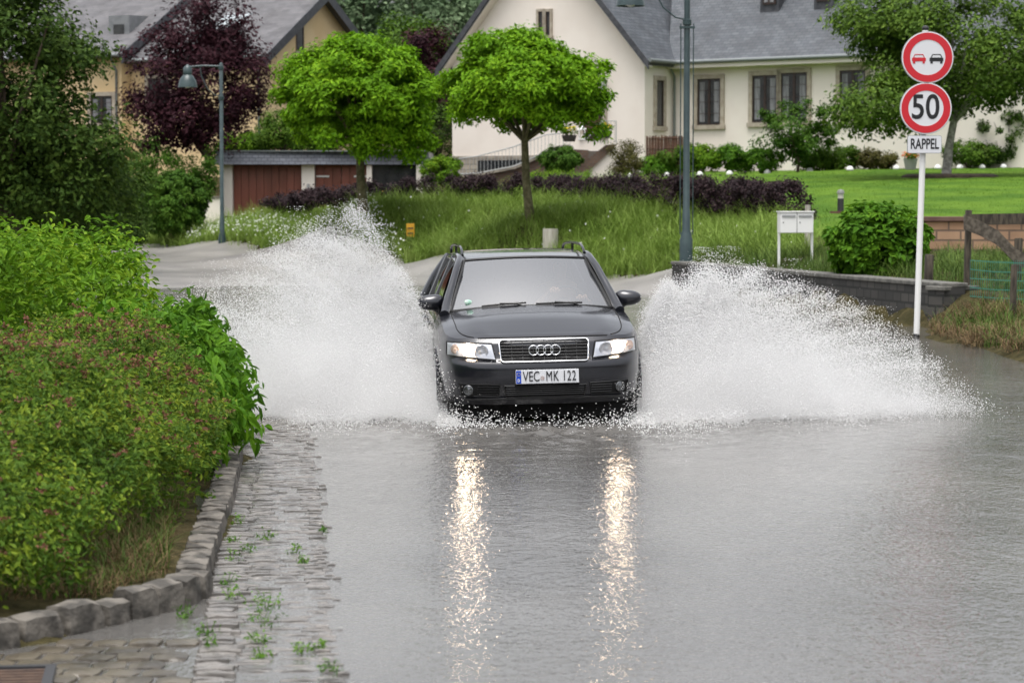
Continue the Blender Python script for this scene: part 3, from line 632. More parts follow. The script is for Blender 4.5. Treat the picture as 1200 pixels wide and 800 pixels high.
g = MB(); g.tube([inv @ O(.1, -.45, ez-.1), inv @ O(.1, -.07, ez-.5), inv @ O(.1, -.07, zb)], .05, 8); g.build('downpipe', m_gutter, OH, smooth=60); g = MB(); g.tube([inv @ O(6.4, -1.05, ez), inv @ O(6.4, -.68, ez-.5), inv @ O(6.4, -.68, zb)], .05, 8); g.build('downpipe', m_gutter, OH, smooth=60)
FO = Face(O(0, 0, 0), bo); FL = Face(O(22, -.6, 0), -ao); FL0 = Face(O(6.2, 0, 0), -ao)
window(OH, FO, 348, 30, 357, 60, inv, surround=None, panes=1, curtain=False, bars=False); window(OH, FO, 349, 110, 358, 135, inv, surround=None, panes=1, curtain=False, bars=False)
window(OH, FL, 109, 113, 134, 145, inv, panes=2, curtain=True); window(OH, FL0, 176, 92, 200, 130, inv, panes=2, curtain=False)
# shed dormer in zinc
d = MB(); x0, x1 = FL.s_(110), FL.s_(134); s0, s1 = 22-x1, 22-x0; zf0 = W(122, 50, 101).z; zf1 = W(122, 22, 101).z
tf = .6; vs = [O(s0, tf, zf0-.5), O(s1, tf, zf0-.5), O(s1, tf+3.4, zf0-.5), O(s0, tf+3.4, zf0-.5), O(s0, tf, zf1), O(s1, tf, zf1), O(s1, tf+3.4, zf1+.12), O(s0, tf+3.4, zf1+.12)]
d.add([inv @ v for v in vs], [(0,3,2,1),(4,5,6,7),(0,1,5,4),(1,2,6,5),(2,3,7,6),(3,0,4,7)]); dm = d.build('dormer', m_zinc, OH)
fd = Face(O(s1, tf, 0), -ao); f = MB(); Mx = inv @ fd.M(); lbox(f, Mx, (.25, -.03, zf0), (s1-s0-.25, .01, zf0+.62)); f.build('window', m_pane, dm)
sk = MB(); slab(sk, O(2.2, 1.6, ez+1.6*kk+.25), O(3.4, 1.6, ez+1.6*kk+.25), O(3.4, 2.9, ez+2.9*kk+.25), O(2.2, 2.9, ez+2.9*kk+.25), .06, inv); sk.build('skylight', mat('skylight glass', (.35, .38, .4), rough=.08, spec=1), OH)

# garage row
gx0, gx1, GYd = (258-600)/F*88, (502-600)/F*88, 88.0
GR = empty('garage_row', (gx0, GYd, 1.2), label='low cream garage row with slate fascia and brown doors under a flat roof', cat='garage')
zt = W(300, 178, 88).z - 1.2; zf = W(300, 193, 88).z - 1.2; Wg = gx1 - gx0
def gX(px): return (px-600)/F*88 - gx0
f = MB(); 
f.add([(-.15, -.5, zf), (gX(362), -.35, zf), (Wg+.1, .1, zf), (Wg+.1, 6, zf), (-.15, 6, zf), (-.05, -.35, zt), (gX(362), -.2, zt), (Wg, .2, zt), (Wg, 6, zt), (-.05, 6, zt)], [(4,3,2,1,0), (5,6,7,8,9), (0,1,6,5), (1,2,7,6), (2,3,8,7), (3,4,9,8), (4,0,5,9)])
o = f.build('roof', brickmat('fascia slate', (.10, .11, .135), (.15, .16, .19), (.05, .055, .07), .22, .13, .012, rough=.4), GR); uvbox(o)
c = MB().box((-.1, -.4, zt+.002), (Wg, 6, zt+.04)); c.build('roof_edge', m_gutter, GR)
p = MB()
for a, b in ((260, 273), (354, 369), (430, 436), (488, 502)): p.box((gX(a), 0, -1), (gX(b), .5, zf-.002))
p.box((gX(260), .5, -1), (Wg-.02, 5.8, zf-.002)); p.build('wall', m_cream, GR)
m_gdoor = mat('red brown garage door', (.16, .045, .025), (.22, .065, .04), scale=3, rough=.45, stretch=(1, 1, .2))
for a, b, nb in ((273.5, 353.5, 9), (369.5, 399.6, 3), (400.2, 429.5, 3)):
    d = MB(); xs = np.linspace(gX(a), gX(b), nb+1)
    for i in range(nb): d.box((xs[i]+.008, .30, -.6), (xs[i+1]-.008, .36, zf-.01))
    d.box((xs[0], .365, -.6), (xs[-1], .4, zf-.012)); dd_ = d.build('garage_door', m_gdoor, GR)
    if nb == 3: MB().box((gX(a)+(.03 if a < 380 else .45), .24, zf-.45), (gX(a)+(.50 if a < 380 else .9), .29, zf-.39)).build('door_bar', mwhite, dd_)
MB().box((gX(436.5), .33, -.6), (gX(487.5), .4, zf-.01)).build('window', m_pane, GR)
yf = MB(); 
for k in range(9): yf.ball((gX(446)+rng.normal(0, .1), .28, zf-1.1+rng.normal(0, .12)), (.09, .03, .09), 8, 5)
tag(yf.build('flower_wreath', mat('orange yellow flowers', (.6, .3, .03), (.7, .45, .05), scale=20), GR), 'orange and yellow flowers in the dark garage window')
MB().tube([(gX(362), -.09, zf-.95), (gX(362), -.09, zf-.7)], .05, 8).build('lamp', m_greyiron, GR)
t = at(247, 84); sw = empty('garden_wall', t, label='short cream wall stub at the left end of the garages', cat='wall')
MB().box((-.25, 0, -.5), (.35, .4, W(247, 232, 84).z - t.z)).build('wall', m_cream, sw, bevel=.02); MB().box((-.3, -.05, W(247, 232, 84).z - t.z+.002), (.4, .45, W(247, 232, 84).z - t.z+.06)).build('coping', m_stonebase, sw)

# ------------------------------------------------------------------ walls, posts and furniture on the right
m_darkstone = brickmat('dark rubble wall', (.03, .029, .027), (.06, .056, .05), (.018, .018, .016), .32, .16, .02, rough=.8, bump=.03)
m_cope = mat('mossy stone coping', (.08, .078, .07), (.14, .135, .12), scale=6, rough=.85, bump=.01, bscale=40)
wl_pts = [(3.3, 50), (4.1, 46.4), (4.85, 43), (5.7, 39.2), (6.42, 36)]
SW = empty('stone_wall', (3.3, 50, 0), label='low dark rubble wall with stone coping behind the right spray', cat='wall'); m1 = MB(); m2 = MB()
def wallseg(mb, A, B, th, z0, z1, o=(0, 0, 0)):
    A = Vector((*A, 0)); B = Vector((*B, 0)); d = (B-A).normalized(); n = Vector((-d.y, d.x, 0))*th; o = Vector(o)
    c = [A, B, B+n, A+n]; vs = [Vector((p.x, p.y, z0))-o for p in c] + [Vector((p.x, p.y, z1))-o for p in c]
    mb.add(vs, [(0,3,2,1),(4,5,6,7),(0,1,5,4),(1,2,6,5),(2,3,7,6),(3,0,4,7)])
for i in range(4): wallseg(m1, wl_pts[i], wl_pts[i+1], .34, -.3, .60, (3.3, 50, 0)); wallseg(m2, (wl_pts[i][0]-.03, wl_pts[i][1]), (wl_pts[i+1][0]-.03, wl_pts[i+1][1]), .42, .602, .67, (3.3, 50, 0))
wallseg(m1, (6.42, 36), (7.0, 36.4), .34, -.3, .55, (3.3, 50, 0)); wallseg(m2, (6.42, 35.95), (7.02, 36.36), .42, .552, .62, (3.3, 50, 0))
uvbox(m1.build('wall', m_darkstone, SW)); m2.build('coping', m_cope, SW, bevel=.015)
m_sandbrick = brickmat('sandstone blocks', (.34, .20, .12), (.42, .27, .17), (.16, .11, .08), .5, .2, .02, rough=.85, bump=.012)
BWp = W(1086, 296, 50); BR = empty('retaining_wall', (8.5, 50, .7), label='sandstone block retaining wall with dark coping below the lawn', cat='wall')
ztop = W(1150, 256, 50).z - .7
uvbox(MB().box((-.1, 0, -.6), (12, .35, ztop-.06)).build('wall', m_sandbrick, BR)); MB().box((-.15, -.06, ztop-.058), (12, .4, ztop+.04)).build('coping', mat('brown coping', (.10, .05, .04), (.14, .08, .06), rough=.7), BR, bevel=.01)
# timber fence with rail and wire mesh
m_timber = mat('weathered dark timber', (.03, .024, .018), (.085, .07, .05), scale=20, rough=.9, bump=.006, stretch=(1, 1, .2))
m_rail = mat('grey brown rail timber', (.06, .05, .038), (.13, .11, .085), scale=14, rough=.9, bump=.005)
def post(px, ytop, ybot, D, r, label, name='fence_post', m=m_timber, group='dark fence posts on the right verge'):
    p = W(px, ybot, D); p.z = min(p.z, ht(p.x, p.y)); h = W(px, ytop, D).z - p.z
    mb = MB(); mb.tube([(0, 0, -.3), (0, 0, h*.5), (.01, 0, h-.02), (.01, 0, h)], [r, r*.97, r*.93, r*.8], 9)
    return tag(mb.build(name, m, smooth=40, loc=p), label, 'post', group)
post(1133, 246, 375, 36.5, .055, 'tall dark fence post left of the wire mesh, carrying the split rail')
post(1192, 279, 372, 37.5, .07, 'stout dark fence post at the right edge behind the wire mesh')
post(1088, 298, 345, 38, .075, 'short dark post beside the white sign pole')
post(1187, 310, 385, 34.2, .05, 'thin dark mesh post low at the right edge')
f = MB(); A = W(1128, 262, 36.3); pts = [W(1130, 260, 36.3), W(1150, 268, 36.3), W(1170, 279, 36.2), W(1190, 300, 36.2), W(1215, 312, 36.2)]
for k in (0,):
    vs = []; 
    for p in pts: vs += [p - A + Vector((0, 0, .11)), p - A - Vector((0, 0, .11)), p - A + Vector((0, .05, .11)), p - A + Vector((0, .05, -.11))]
    fs = [(4*i, 4*i+1, 4*i+5, 4*i+4) for i in range(4)] + [(4*i+2, 4*i+6, 4*i+7, 4*i+3) for i in range(4)] + [(4*i, 4*i+4, 4*i+6, 4*i+2) for i in range(4)] + [(4*i+1, 4*i+3, 4*i+7, 4*i+5) for i in range(4)] + [(0, 2, 3, 1)]
    f.add(vs, fs)
tag(f.build('split_rail', m_rail, loc=A), 'curved grey split timber rail sagging from the fence post to the right', 'rail')
A = W(1133, 254, 37.4); f = MB(); f.add([p - A for p in (W(1133, 251, 37.4), W(1250, 249, 37.4), W(1250, 262, 37.4), W(1133, 264, 37.4), W(1133, 251, 37.5), W(1250, 249, 37.5), W(1250, 262, 37.5), W(1133, 264, 37.5))], [(3,2,1,0),(4,5,6,7),(0,1,5,4),(1,2,6,5),(2,3,7,6),(3,0,4,7)])
tag(f.build('fence_board', m_timber, loc=A), 'straight dark board running level behind the curved rail', 'board')
m_wire = mat('green mesh wire', (.04, .19, .14), rough=.4)
A = W(1137, 390, 35.8); wm = MB()
for zi in range(9):
    y0 = 305 + zi*10.5; wm.tube([W(1137, y0, 35.9) - A, W(1165, y0 + 2 + (zi % 2), 35.5) - A, W(1215, y0 + 4, 35.2) - A], .0085, 4)
for xi in range(34):
    x = 1137 + xi*2.4; wm.tube([W(x, 305, 35.9 - xi*.02) - A, W(x, 305+88, 35.9 - xi*.02) - A], .0038, 3)
tag(wm.build('wire_mesh', m_wire, loc=A), 'green wire mesh fence strung right of the tall dark post', 'wire fence')

# mailboxes
p = W(932, 300, 46); p.z = min(p.z, ht(p.x, p.y)); MBX = empty('mailbox', p, rz=R(4), label='white double mailbox on two legs behind the low stone wall', cat='mailbox')
s_ = 46/F; hw = 19.5*s_; zt_ = W(932, 249, 46).z - p.z; zb_ = W(932, 273, 46).z - p.z
MB().box((-hw, -.15, zb_), (hw, .2, zt_)).build('box', mwhite, MBX, bevel=.012)
MB().box((-hw-.015, -.17, zt_+.002), (hw+.015, .22, zt_+.025)).build('lid', mwhite, MBX, bevel=.004)
for sx in (-1, 1):
    MB().box((sx*hw*.5-hw*.4, -.165, zt_-.085), (sx*hw*.5+hw*.4, -.152, zt_-.05)).build('letter_flap', m_greyiron, MBX)
    MB().box((sx*hw-.022, -.02, -.2), (sx*hw+.022, .03, zb_)).build('leg', mwhite, MBX)
    MB().ball((sx*hw*.5-hw*.32, -.153, zb_+.2), .012, 6, 4).build('lock', m_iron, MBX)
MB().box((-.004, -.154, zb_), (.004, -.149, zt_)).build('seam', m_iron, MBX)
m_wpost = mat('grey weathered wood post', (.30, .28, .24), (.42, .40, .35), scale=16, rough=.9, bump=.004, stretch=(1, 1, .15))
p = at(946, 47.5); MB_ = MB().tube([(0, 0, -.2), (0, 0, W(946, 240, 47.5).z - p.z)], [.06, .055], 10); tag(MB_.build('wood_post', m_wpost, smooth=40, loc=p), 'round grey wooden post just behind the white mailbox', 'post')
p = hit(645, 300, 50); MB_ = MB().tube([(0, 0, -.2), (0, 0, 1.0 * (W(645, 268, p.y).z - p.z))], [.2, .19], 14); tag(MB_.build('wood_post', m_wpost, smooth=40, loc=p), 'thick pale wooden post on the grass bank behind the car roof', 'post')
# small yellow marker
p = hit(481, 282, 55); h = W(481, 262, p.y).z - p.z; YM = empty('yellow_marker', p, label='small yellow marker plate on a short stake in the grass bank', cat='marker')
m_yel = mat('yellow plate', (.72, .36, .02), (.65, .30, .02), scale=10, rough=.5)
MB().box((-.03, 0, -.1), (.03, .04, h*.2)).build('stake', m_greyiron, YM); MB().box((-.11, -.02, h*.2), (.11, .02, h)).build('plate', m_yel, YM, bevel=.006)
for k in range(2): MB().box((-.08, -.024, h*(.38+.3*k)), (.08, -.0205, h*(.46+.3*k))).build('mark', m_iron, YM)
# bollard light
p = hit(985, 250, 45); h = W(985, 222, p.y).z - p.z; BL = empty('bollard_light', p, label='black bollard garden light standing alone on the lawn', cat='garden light')
MB().lathe([(.1, 0), (.1, .02), (.075, .03), (.075, h*.62), (0, h*.62)], 14).build('post', m_iron, BL, smooth=40); MB().lathe([(.07, h*.621), (.07, h*.82)], 14).build('lamp_glass', mat('frosted glass', (.55, .52, .48), rough=.3), BL, smooth=40)
MB().lathe([(.09, h*.82), (.09, h*.87), (.07, h*.97), (0, h)], 14, cap=True).build('cap', mat('grey cap', (.22, .22, .21), rough=.4), BL, smooth=40)
MB().box((-.24, -.15, 0), (.12, .15, .05)).build('base', mat('red brown base', (.12, .05, .04), rough=.7), BL)
# globe lights along the flower bed
first = None; m_globe = mat('white plastic dome', (.8, .8, .78), rough=.25)
LABS = ['small white dome light beside the grass verge, leftmost of the row', 'white dome light at the foot of the woven screen', 'white dome light just right of the tall lamp post', 'white dome light before the lime shrub', 'white dome light below the double window', 'white dome light before the leafy bush by the windows', 'white dome light left of the flower pot', 'white dome light just left of the orange flower pot', 'white dome light right of the sign, behind the pale trunk', 'white dome light just right of the pale tree trunk', 'white dome light before the dark shrubs at right', 'white dome light at the right end of the row']
for (px, py), lab in zip(((739, 207), (781, 203), (820, 203), (855, 203), (899, 203), (949, 200), (996, 200), (1050, 198), (1099, 197), (1125, 196), (1151, 193), (1176, 192)), LABS):
    p = hit(px, py, 60, 84)
    if first is None:
        o = first = empty('dome_light', p); MB().lathe([(.15, 0), (.16, .05), (.14, .12), (.08, .18), (0, .2)], 14).build('dome', m_globe, o, smooth=80); MB().lathe([(.17, -.05), (.17, .015), (0, .015)], 14).build('base', m_iron, o)
    else: o = copy_tree(first); o.location = p; o.scale = (.78,)*3
    tag(o, lab, 'garden light', 'white dome lights along the flower bed')
# flower pot
p = hit(1067, 199, 60, 84); t = empty('flower_pot', p, label='grey tapered pot of orange flowers at the bed edge under the tree', cat='flower pot')
MB().lathe([(0, 0), (.17, 0), (.25, .38), (.22, .38), (.2, .33), (0, .33)], 16).build('pot', mat('grey pot', (.3, .3, .3), rough=.6), t, smooth=50)
P, N, _ = clumps((0, 0, .46), (.3, .3, .1), 22, 300, .07); leaf_mesh('foliage', P, N, .08, LM['mid'], t); P, N, _ = clumps((0, 0, .52), (.28, .28, .08), 22, 120, .06); leaf_mesh('flowers', P, N, .08, leafmat('orange flower', [(.5, .10, .02), (.7, .22, .05)]), t, .9)

# ------------------------------------------------------------------ street lamps
m_lampgreen = mat('blue green lamp paint', (.022, .042, .046), (.035, .06, .062), scale=5, rough=.35)
m_lampw = mat('lamp underside', (.6, .62, .62), rough=.4)
def lamp(px_base, py_base, D, topz, side, r, label, reach, rz=0., double=False):
    p = W(px_base, py_base, D); t = empty('street_lamp', p, rz=rz, label=label, cat='street lamp'); H = topz - p.z
    MB().lathe([(r*2.0, -.4), (r*2.0, .5), (r*1.7, .55), (r*1.7, .62), (r*1.25, .68), (r*1.15, 1.1), (r, 1.12), (r*.9, H), (r*.5, H+.03), (0, H+.05)], 14).build('pole', m_lampgreen, t, smooth=40)
    for z in (H-.12, H-1.05): MB().lathe([(r*1.0, z-.06), (r*1.35, z-.05), (r*1.35, z+.05), (r*1.0, z+.06)], 12).build('collar', m_lampgreen, t, smooth=40)
    MB().tube([(0, 0, H-.08), (side*reach*.5, 0, H-.06), (side*reach, 0, H-.10)], [.032, .03, .03], 8).build('arm', m_lampgreen, t, smooth=60)
    MB().tube([(side*(reach*.62), 0, H-.1), (side*reach*.6, 0, H-.35), (side*reach*.42, 0, H-.75), (side*reach*.2, 0, H-.95), (0, 0, H-1.0)], .017, 7).build('brace', m_lampgreen, t, smooth=60)
    b = MB().lathe([(.03, H-.02), (.07, H-.06), (.13, H-.12), (.14, H-.3), (.13, H-.34), (.19, H-.4), (.26, H-.52), (.29, H-.66), (.30, H-.72), (.28, H-.72), (.25, H-.55), (.1, H-.42)], 24, Matrix.Translation((side*reach, 0, 0)))
    b = b.build('lamp_shade', m_lampgreen, t, smooth=50); MB().ball((side*reach, 0, H-.62), (.13, .13, .12), 12, 8).build('bulb', m_lampw, b, smooth=180)
    return t
H1 = W(256, 75, 75).z; lamp(260.5, 298, 75, H1, -1, .062, 'slender green lamp post with a bell shade before the garages', (257-218)/F*75)
LP = lamp(804, 309, 50, W(808, -34, 50).z, -1, .068, 'tall green lamp post rising behind the low stone wall, shade cut by the frame top', (808-742)/F*50)
for dx in (-.13, .13): MB().tube([(dx, -.05, .6), (dx, -.05, W(808, 28, 50).z - LP.location.z)], .012, 6).build('side_rod', m_lampgreen, LP)
MB().box((-.16, -.08, W(808, 28, 50).z - LP.location.z - .1), (.16, -.02, W(808, 28, 50).z - LP.location.z - .06)).build('bracket', m_lampgreen, LP)

# ------------------------------------------------------------------ traffic sign
m_signred = mat('sign red', (.55, .018, .03), rough=.35); m_signwhite = mat('sign white', (.68, .69, .72), rough=.35); m_signblack = mat('sign black', (.012, .012, .014), rough=.4); m_signgrey = mat('sign rim grey', (.35, .36, .37), rough=.4, metal=.5)
p = W(1074, 395, 33.5); p.z = 0; TS = empty('traffic_sign', p, label='white pole with no overtaking, 50 speed limit and RAPPEL signs', cat='traffic sign'); S = 33.5/F
def tz(py): return W(1078, py, 33.5).z
top = tz(36); dxp = (1081-1074)*S
MB().tube([(0, 0, -.3), (0, 0, .0), (dxp*.75, 0, top*.6), (dxp, 0, top)], .042, 14).build('pole', mwhite, TS, smooth=50)
MB().lathe([(.043, -.02), (.043, .05)], 12, Matrix.Translation((0, 0, 0))).build('pole_foot', m_signblack, TS)
MB().ball((dxp, 0, top+.03), (.05, .05, .04), 10, 6).build('pole_cap', m_signblack, TS)
def disc(cx, cz, r, y0, y1, m, name, par, n=56, hole=0):
    mb = MB(); o_ = [(cx+r*math.cos(2*math.pi*k/n), cz+r*math.sin(2*math.pi*k/n)) for k in range(n)]
    if not hole: mb.prism(o_, y1-y0, Matrix.Translation((0, y0, 0)))
    else:
        i_ = [(cx+hole*math.cos(2*math.pi*k/n), cz+hole*math.sin(2*math.pi*k/n)) for k in range(n)]
        vs = [(x, y0, z) for x, z in o_] + [(x, y0, z) for x, z in i_] + [(x, y1, z) for x, z in o_] + [(x, y1, z) for x, z in i_]
        fs = []
        for k in range(n): j = (k+1) % n; fs += [(k, j, n+j, n+k), (2*n+k, 3*n+k, 3*n+j, 2*n+j), (k, 2*n+k, 2*n+j, j), (n+k, n+j, 3*n+j, 3*n+k)]
        mb.add(vs, fs)
    return mb.build(name, m, par)
for cpx, cpy, kind in ((1082.5, 68, 'over'), (1081, 127.5, 'fifty')):
    cxs = (cpx-1074)*S; cz = tz(cpy); r = 30.2*S
    sd = disc(cxs, cz, r, -.10, -.06, m_signgrey, 'round_sign', TS); tag(sd, 'no overtaking sign' if kind == 'over' else 'speed limit sign')
    disc(cxs, cz, r-.004, -.104, -.1005, m_signwhite, 'sign_face', sd); disc(cxs, cz, r*.945, -.108, -.1045, m_signred, 'red_ring', sd, hole=r*.68)
    if kind == 'fifty':
        text('digits', '50', .47, m_signblack, sd, (cxs-.008, -.106, cz+.005), sx=.85, bold=.006)
    else:
        for sg, m_ in ((-1, m_signred), (1, m_signblack)):
            c0 = cxs + sg*10.2*S; u = S; mb = MB(); T0 = Matrix.Translation((c0, -.108, cz-1.5*S))
            mb.prism([(-8*u, -3*u), (8*u, -3*u), (8*u, .6*u), (6.5*u, 1.3*u), (-6.5*u, 1.3*u), (-8*u, .6*u)], .003, T0)
            for a, b in (((-6.4*u, 1.3*u), (-4.6*u, 4.6*u)), ((4.6*u, 4.6*u), (6.4*u, 1.3*u)), ((-4.8*u, 4.8*u), (4.8*u, 4.8*u))):
                A = Vector((a[0], 0, a[1])); B = Vector((b[0], 0, b[1])); d = (B-A).normalized(); nn = Vector((-d.z, 0, d.x))*.42*u
                mb.add([A-nn, B-nn, B+nn, A+nn, A-nn+Vector((0, .003, 0)), B-nn+Vector((0, .003, 0)), B+nn+Vector((0, .003, 0)), A+nn+Vector((0, .003, 0))], [(0,1,2,3),(7,6,5,4),(0,4,5,1),(1,5,6,2),(2,6,7,3),(3,7,4,0)], T0)
            for q in (-5.6, 5.6): mb.prism([((q-1.3)*u, -5.6*u), ((q+1.3)*u, -5.6*u), ((q+1.3)*u, -3.02*u), ((q-1.3)*u, -3.02*u)], .003, T0)
            mb.build('car_symbol', m_, sd)
cxs = (1080-1074)*S; z0 = tz(180); z1 = tz(159); hw = 20*S
def rrect(hw, z0, z1, r, cx=0, n=6):
    o = []
    for (sx, sz, a0) in ((1, 1, 0), (-1, 1, 90), (-1, -1, 180), (1, -1, 270)):
        for k in range(n+1): a = R(a0 + 90*k/n); o.append((cx + sx*(hw-r) + r*math.cos(a), (z1-r if sz > 0 else z0+r) + r*math.sin(a)))
    return o
sp = MB().prism(rrect(hw, z0, z1, .03, cxs), .03, Matrix.Translation((0, -.09, 0))).build('word_plate', m_signgrey, TS)
MB().prism(rrect(hw-.006, z0+.006, z1-.006, .028, cxs), .003, Matrix.Translation((0, -.094, 0))).build('plate_face', m_signwhite, sp)
text('lettering', 'RAPPEL', .20, m_signblack, sp, (cxs, -.0955, (z0+z1)/2), sx=.60, bold=.004)
for z in (tz(68), tz(127.5)): MB().box((-.15+dxp, -.062, z-.03), (.15+dxp, -.035, z+.03)).build('clamp', m_signgrey, TS)

# ------------------------------------------------------------------ the car
def carpaint():
    m, n, l, o = nt('dark grey metallic paint')
    p = n.new('ShaderNodeBsdfPrincipled'); p.inputs['Base Color'].default_value = (.012, .013, .019, 1); p.inputs['Metallic'].default_value = .35; p.inputs['Roughness'].default_value = .30
    p.inputs['Coat Weight'].default_value = 1.0; p.inputs['Coat IOR'].default_value = 1.58; p.inputs['Coat Roughness'].default_value = .05; p.inputs['Specular IOR Level'].default_value = .2
    g = n.new('ShaderNodeNewGeometry')
    # rain drops and road film
    v = n.new('ShaderNodeTexVoronoi'); v.inputs['Scale'].default_value = 55; l.new(g.outputs['Position'], v.inputs[0])
    r = n.new('ShaderNodeValToRGB'); r.color_ramp.elements[0].position = .10; r.color_ramp.elements[1].position = .32; r.color_ramp.elements[0].color = (1, 1, 1, 1); r.color_ramp.elements[1].color = (0, 0, 0, 1)
    l.new(v.outputs['Distance'], r.inputs[0]); b = n.new('ShaderNodeBump'); b.inputs['Distance'].default_value = .0008; b.inputs['Strength'].default_value = .3; l.new(r.outputs[0], b.inputs['Height'])
    l.new(b.outputs[0], p.inputs['Coat Normal']); l.new(p.outputs[0], o.inputs[0]); return m
m_paint = carpaint()
m_black = mat('black plastic', (.012, .012, .013), rough=.45); m_blackg = mat('gloss black', (.008, .008, .009), rough=.12)
m_dark = mat('dark void', (.004, .004, .004), rough=.9); m_chrome = mat('chrome', (.75, .76, .78), rough=.12, metal=1.0)
m_rubber = mat('tyre rubber', (.015, .015, .016), rough=.7); m_alloy = mat('alloy rim', (.35, .36, .37), rough=.3, metal=.8)
m_interior = mat('grey car interior', (.05, .05, .052), (.07, .07, .072), scale=10, rough=.85)
m_refl = mat('headlight reflector', (.72, .73, .76), rough=.28, metal=.55)
def glassmat(name, tint, refl, rough=.02):
    m, n, l, o = nt(name); t = n.new('ShaderNodeBsdfTransparent'); t.inputs[0].default_value = (*tint, 1); g = n.new('ShaderNodeBsdfGlossy'); g.inputs['Roughness'].default_value = rough
    lw = n.new('ShaderNodeFresnel'); lw.inputs['IOR'].default_value = 1.5; ma = n.new('ShaderNodeMath'); ma.operation = 'MULTIPLY_ADD'; ma.inputs[1].default_value = 1.6; ma.inputs[2].default_value = refl; ma.use_clamp = True
    l.new(lw.outputs[0], ma.inputs[0]); mx = n.new('ShaderNodeMixShader'); l.new(ma.outputs[0], mx.inputs[0]); l.new(t.outputs[0], mx.inputs[1]); l.new(g.outputs[0], mx.inputs[2]); l.new(mx.outputs[0], o.inputs[0]); return m
m_glass = glassmat('windscreen glass', (.85, .88, .86), .38, .04); m_sglass = glassmat('side glass', (.25, .28, .27), .04)
m_lens = glassmat('clear lens', (.92, .93, .95), .0)
CAR = empty('estate_car', (.285, 20.0, -.01), label='dark grey estate car ploughing head-on through the flood water, headlights on', cat='car')
CAR.rotation_euler = (R(-.0), R(-1.2), R(4.3))
PC = np.array([(0,0),(.15,.004),(.3,.014),(.45,.036),(.58,.075),(.68,.135),(.755,.215),(.81,.33),(.845,.5),(.865,.72),(.876,1.0),(.883,1.5),(.884,2.2),(.883,2.9),(.878,3.5),(.862,3.95),(.83,4.25),(.76,4.42),(.6,4.5),(.3,4.535),(0,4.54)])
def catmull(P, m=24):
    P = np.asarray(P, float); E = np.vstack([2*P[0]-P[1], P, 2*P[-1]-P[-2]]); out = []
    for i in range(len(P)-1):
        p0, p1, p2, p3 = E[i:i+4]
        for t in np.arange(m)/m: out.append(.5*((2*p1)+(-p0+p2)*t+(2*p0-5*p1+4*p2-p3)*t*t+(-p0+3*p1-3*p2+p3)*t**3))
    return np.vstack([out, P[-1]])
PD = catmull(PC); PS = np.append(0, np.cumsum(np.hypot(*np.diff(PD, axis=0).T))); PL = PS[-1]
def plan(s): return np.interp(s, PS, PD[:, 0]), np.interp(s, PS, PD[:, 1])
def zbot(y): return .19 + .02*np.clip((y-.3)/1, 0, 1)
def ztop(y): return np.interp(y, [0, .2, .5, .9, 1.3, 2, 3.3, 4.2, 4.54], [.738, .742, .785, .85, .90, .925, .95, .965, .96])
def nose(z): return np.interp(z, [.15, .19, .25, .33, .40, .50, .545, .57, .62, .70, .738, .80], [.16, .10, .05, .02, .004, .0, .012, .045, .06, .088, .125, .2])
def tailf(z): return np.interp(z, [.19, .3, .5, .62, .75, .96], [.10, .03, .0, .05, .05, .12])
def wfac(z): return np.interp(z, [.19, .28, .42, .60, .75, .88, .97], [.945, .972, .995, 1.0, .985, .965, .945])
def shellp(s, r, off=0.0):
    x, y = plan(s); zt = ztop(y); zb = zbot(y); z = zb + (zt-zb)*r
    w = wfac(z); roll = max(0, (r-.84)/.16)**2 * .035; fy = 1 - np.clip((y-.05)/.7, 0, 1); fy = fy*fy*(3-2*fy); ry = np.clip((y-3.9)/.6, 0, 1)
    xx = x*w - roll*(1-fy)*np.clip(x/.8, 0, 1); yy = y + nose(z)*fy - tailf(z)*ry
    return xx, yy, z
def Fy(x, z):
    """front face y at lateral x, height z"""
    ax = abs(x); ss = np.linspace(0, 1.9, 500); X, Y = plan(ss); zz = z; Wf = wfac(zz); fy = 1 - np.clip((Y-.05)/.7, 0, 1); fy = fy*fy*(3-2*fy)
    return float(np.interp(ax, X*Wf, Y + nose(zz)*fy))
svals = np.concatenate([np.linspace(0, 1.1, 46), np.linspace(1.1, 1.9, 26)[1:], np.linspace(1.9, PL-1.2, 70)[1:], np.linspace(PL-1.2, PL, 24)[1:]])
rvals = np.concatenate([np.linspace(0, .84, 22), np.linspace(.84, 1, 8)[1:]])
WHEELS = (.93, 3.58); ARCH = .345; WZC = .285
body = MB()
for sg in (1, -1):
    G = np.array([[shellp(s, r) for s in svals] for r in rvals]); V_ = G.reshape(-1, 3) * (sg, 1, 1); ns = len(svals)
    for wy in WHEELS:
        d = np.hypot(V_[:, 1]-wy, V_[:, 2]-WZC); side = np.abs(V_[:, 0]) > .74
        k = side & (d < ARCH+.045) & (d > ARCH-.045)
        f = ARCH / np.maximum(d, 1e-6); V_[k, 1] = wy + (V_[k, 1]-wy)*f[k]; V_[k, 2] = WZC + (V_[k, 2]-WZC)*f[k]
    fs = []
    for j in range(len(rvals)-1):
        for i in range(ns-1):
            q4 = (j*ns+i, j*ns+i+1, (j+1)*ns+i+1, (j+1)*ns+i); c = V_[list(q4)].mean(0)
            if abs(c[0]) > .74 and any(math.hypot(c[1]-wy, c[2]-WZC) < ARCH-.004 for wy in WHEELS): continue
            fs.append(q4 if sg > 0 else q4[::-1])
    body.add([tuple(v) for v in V_], fs)
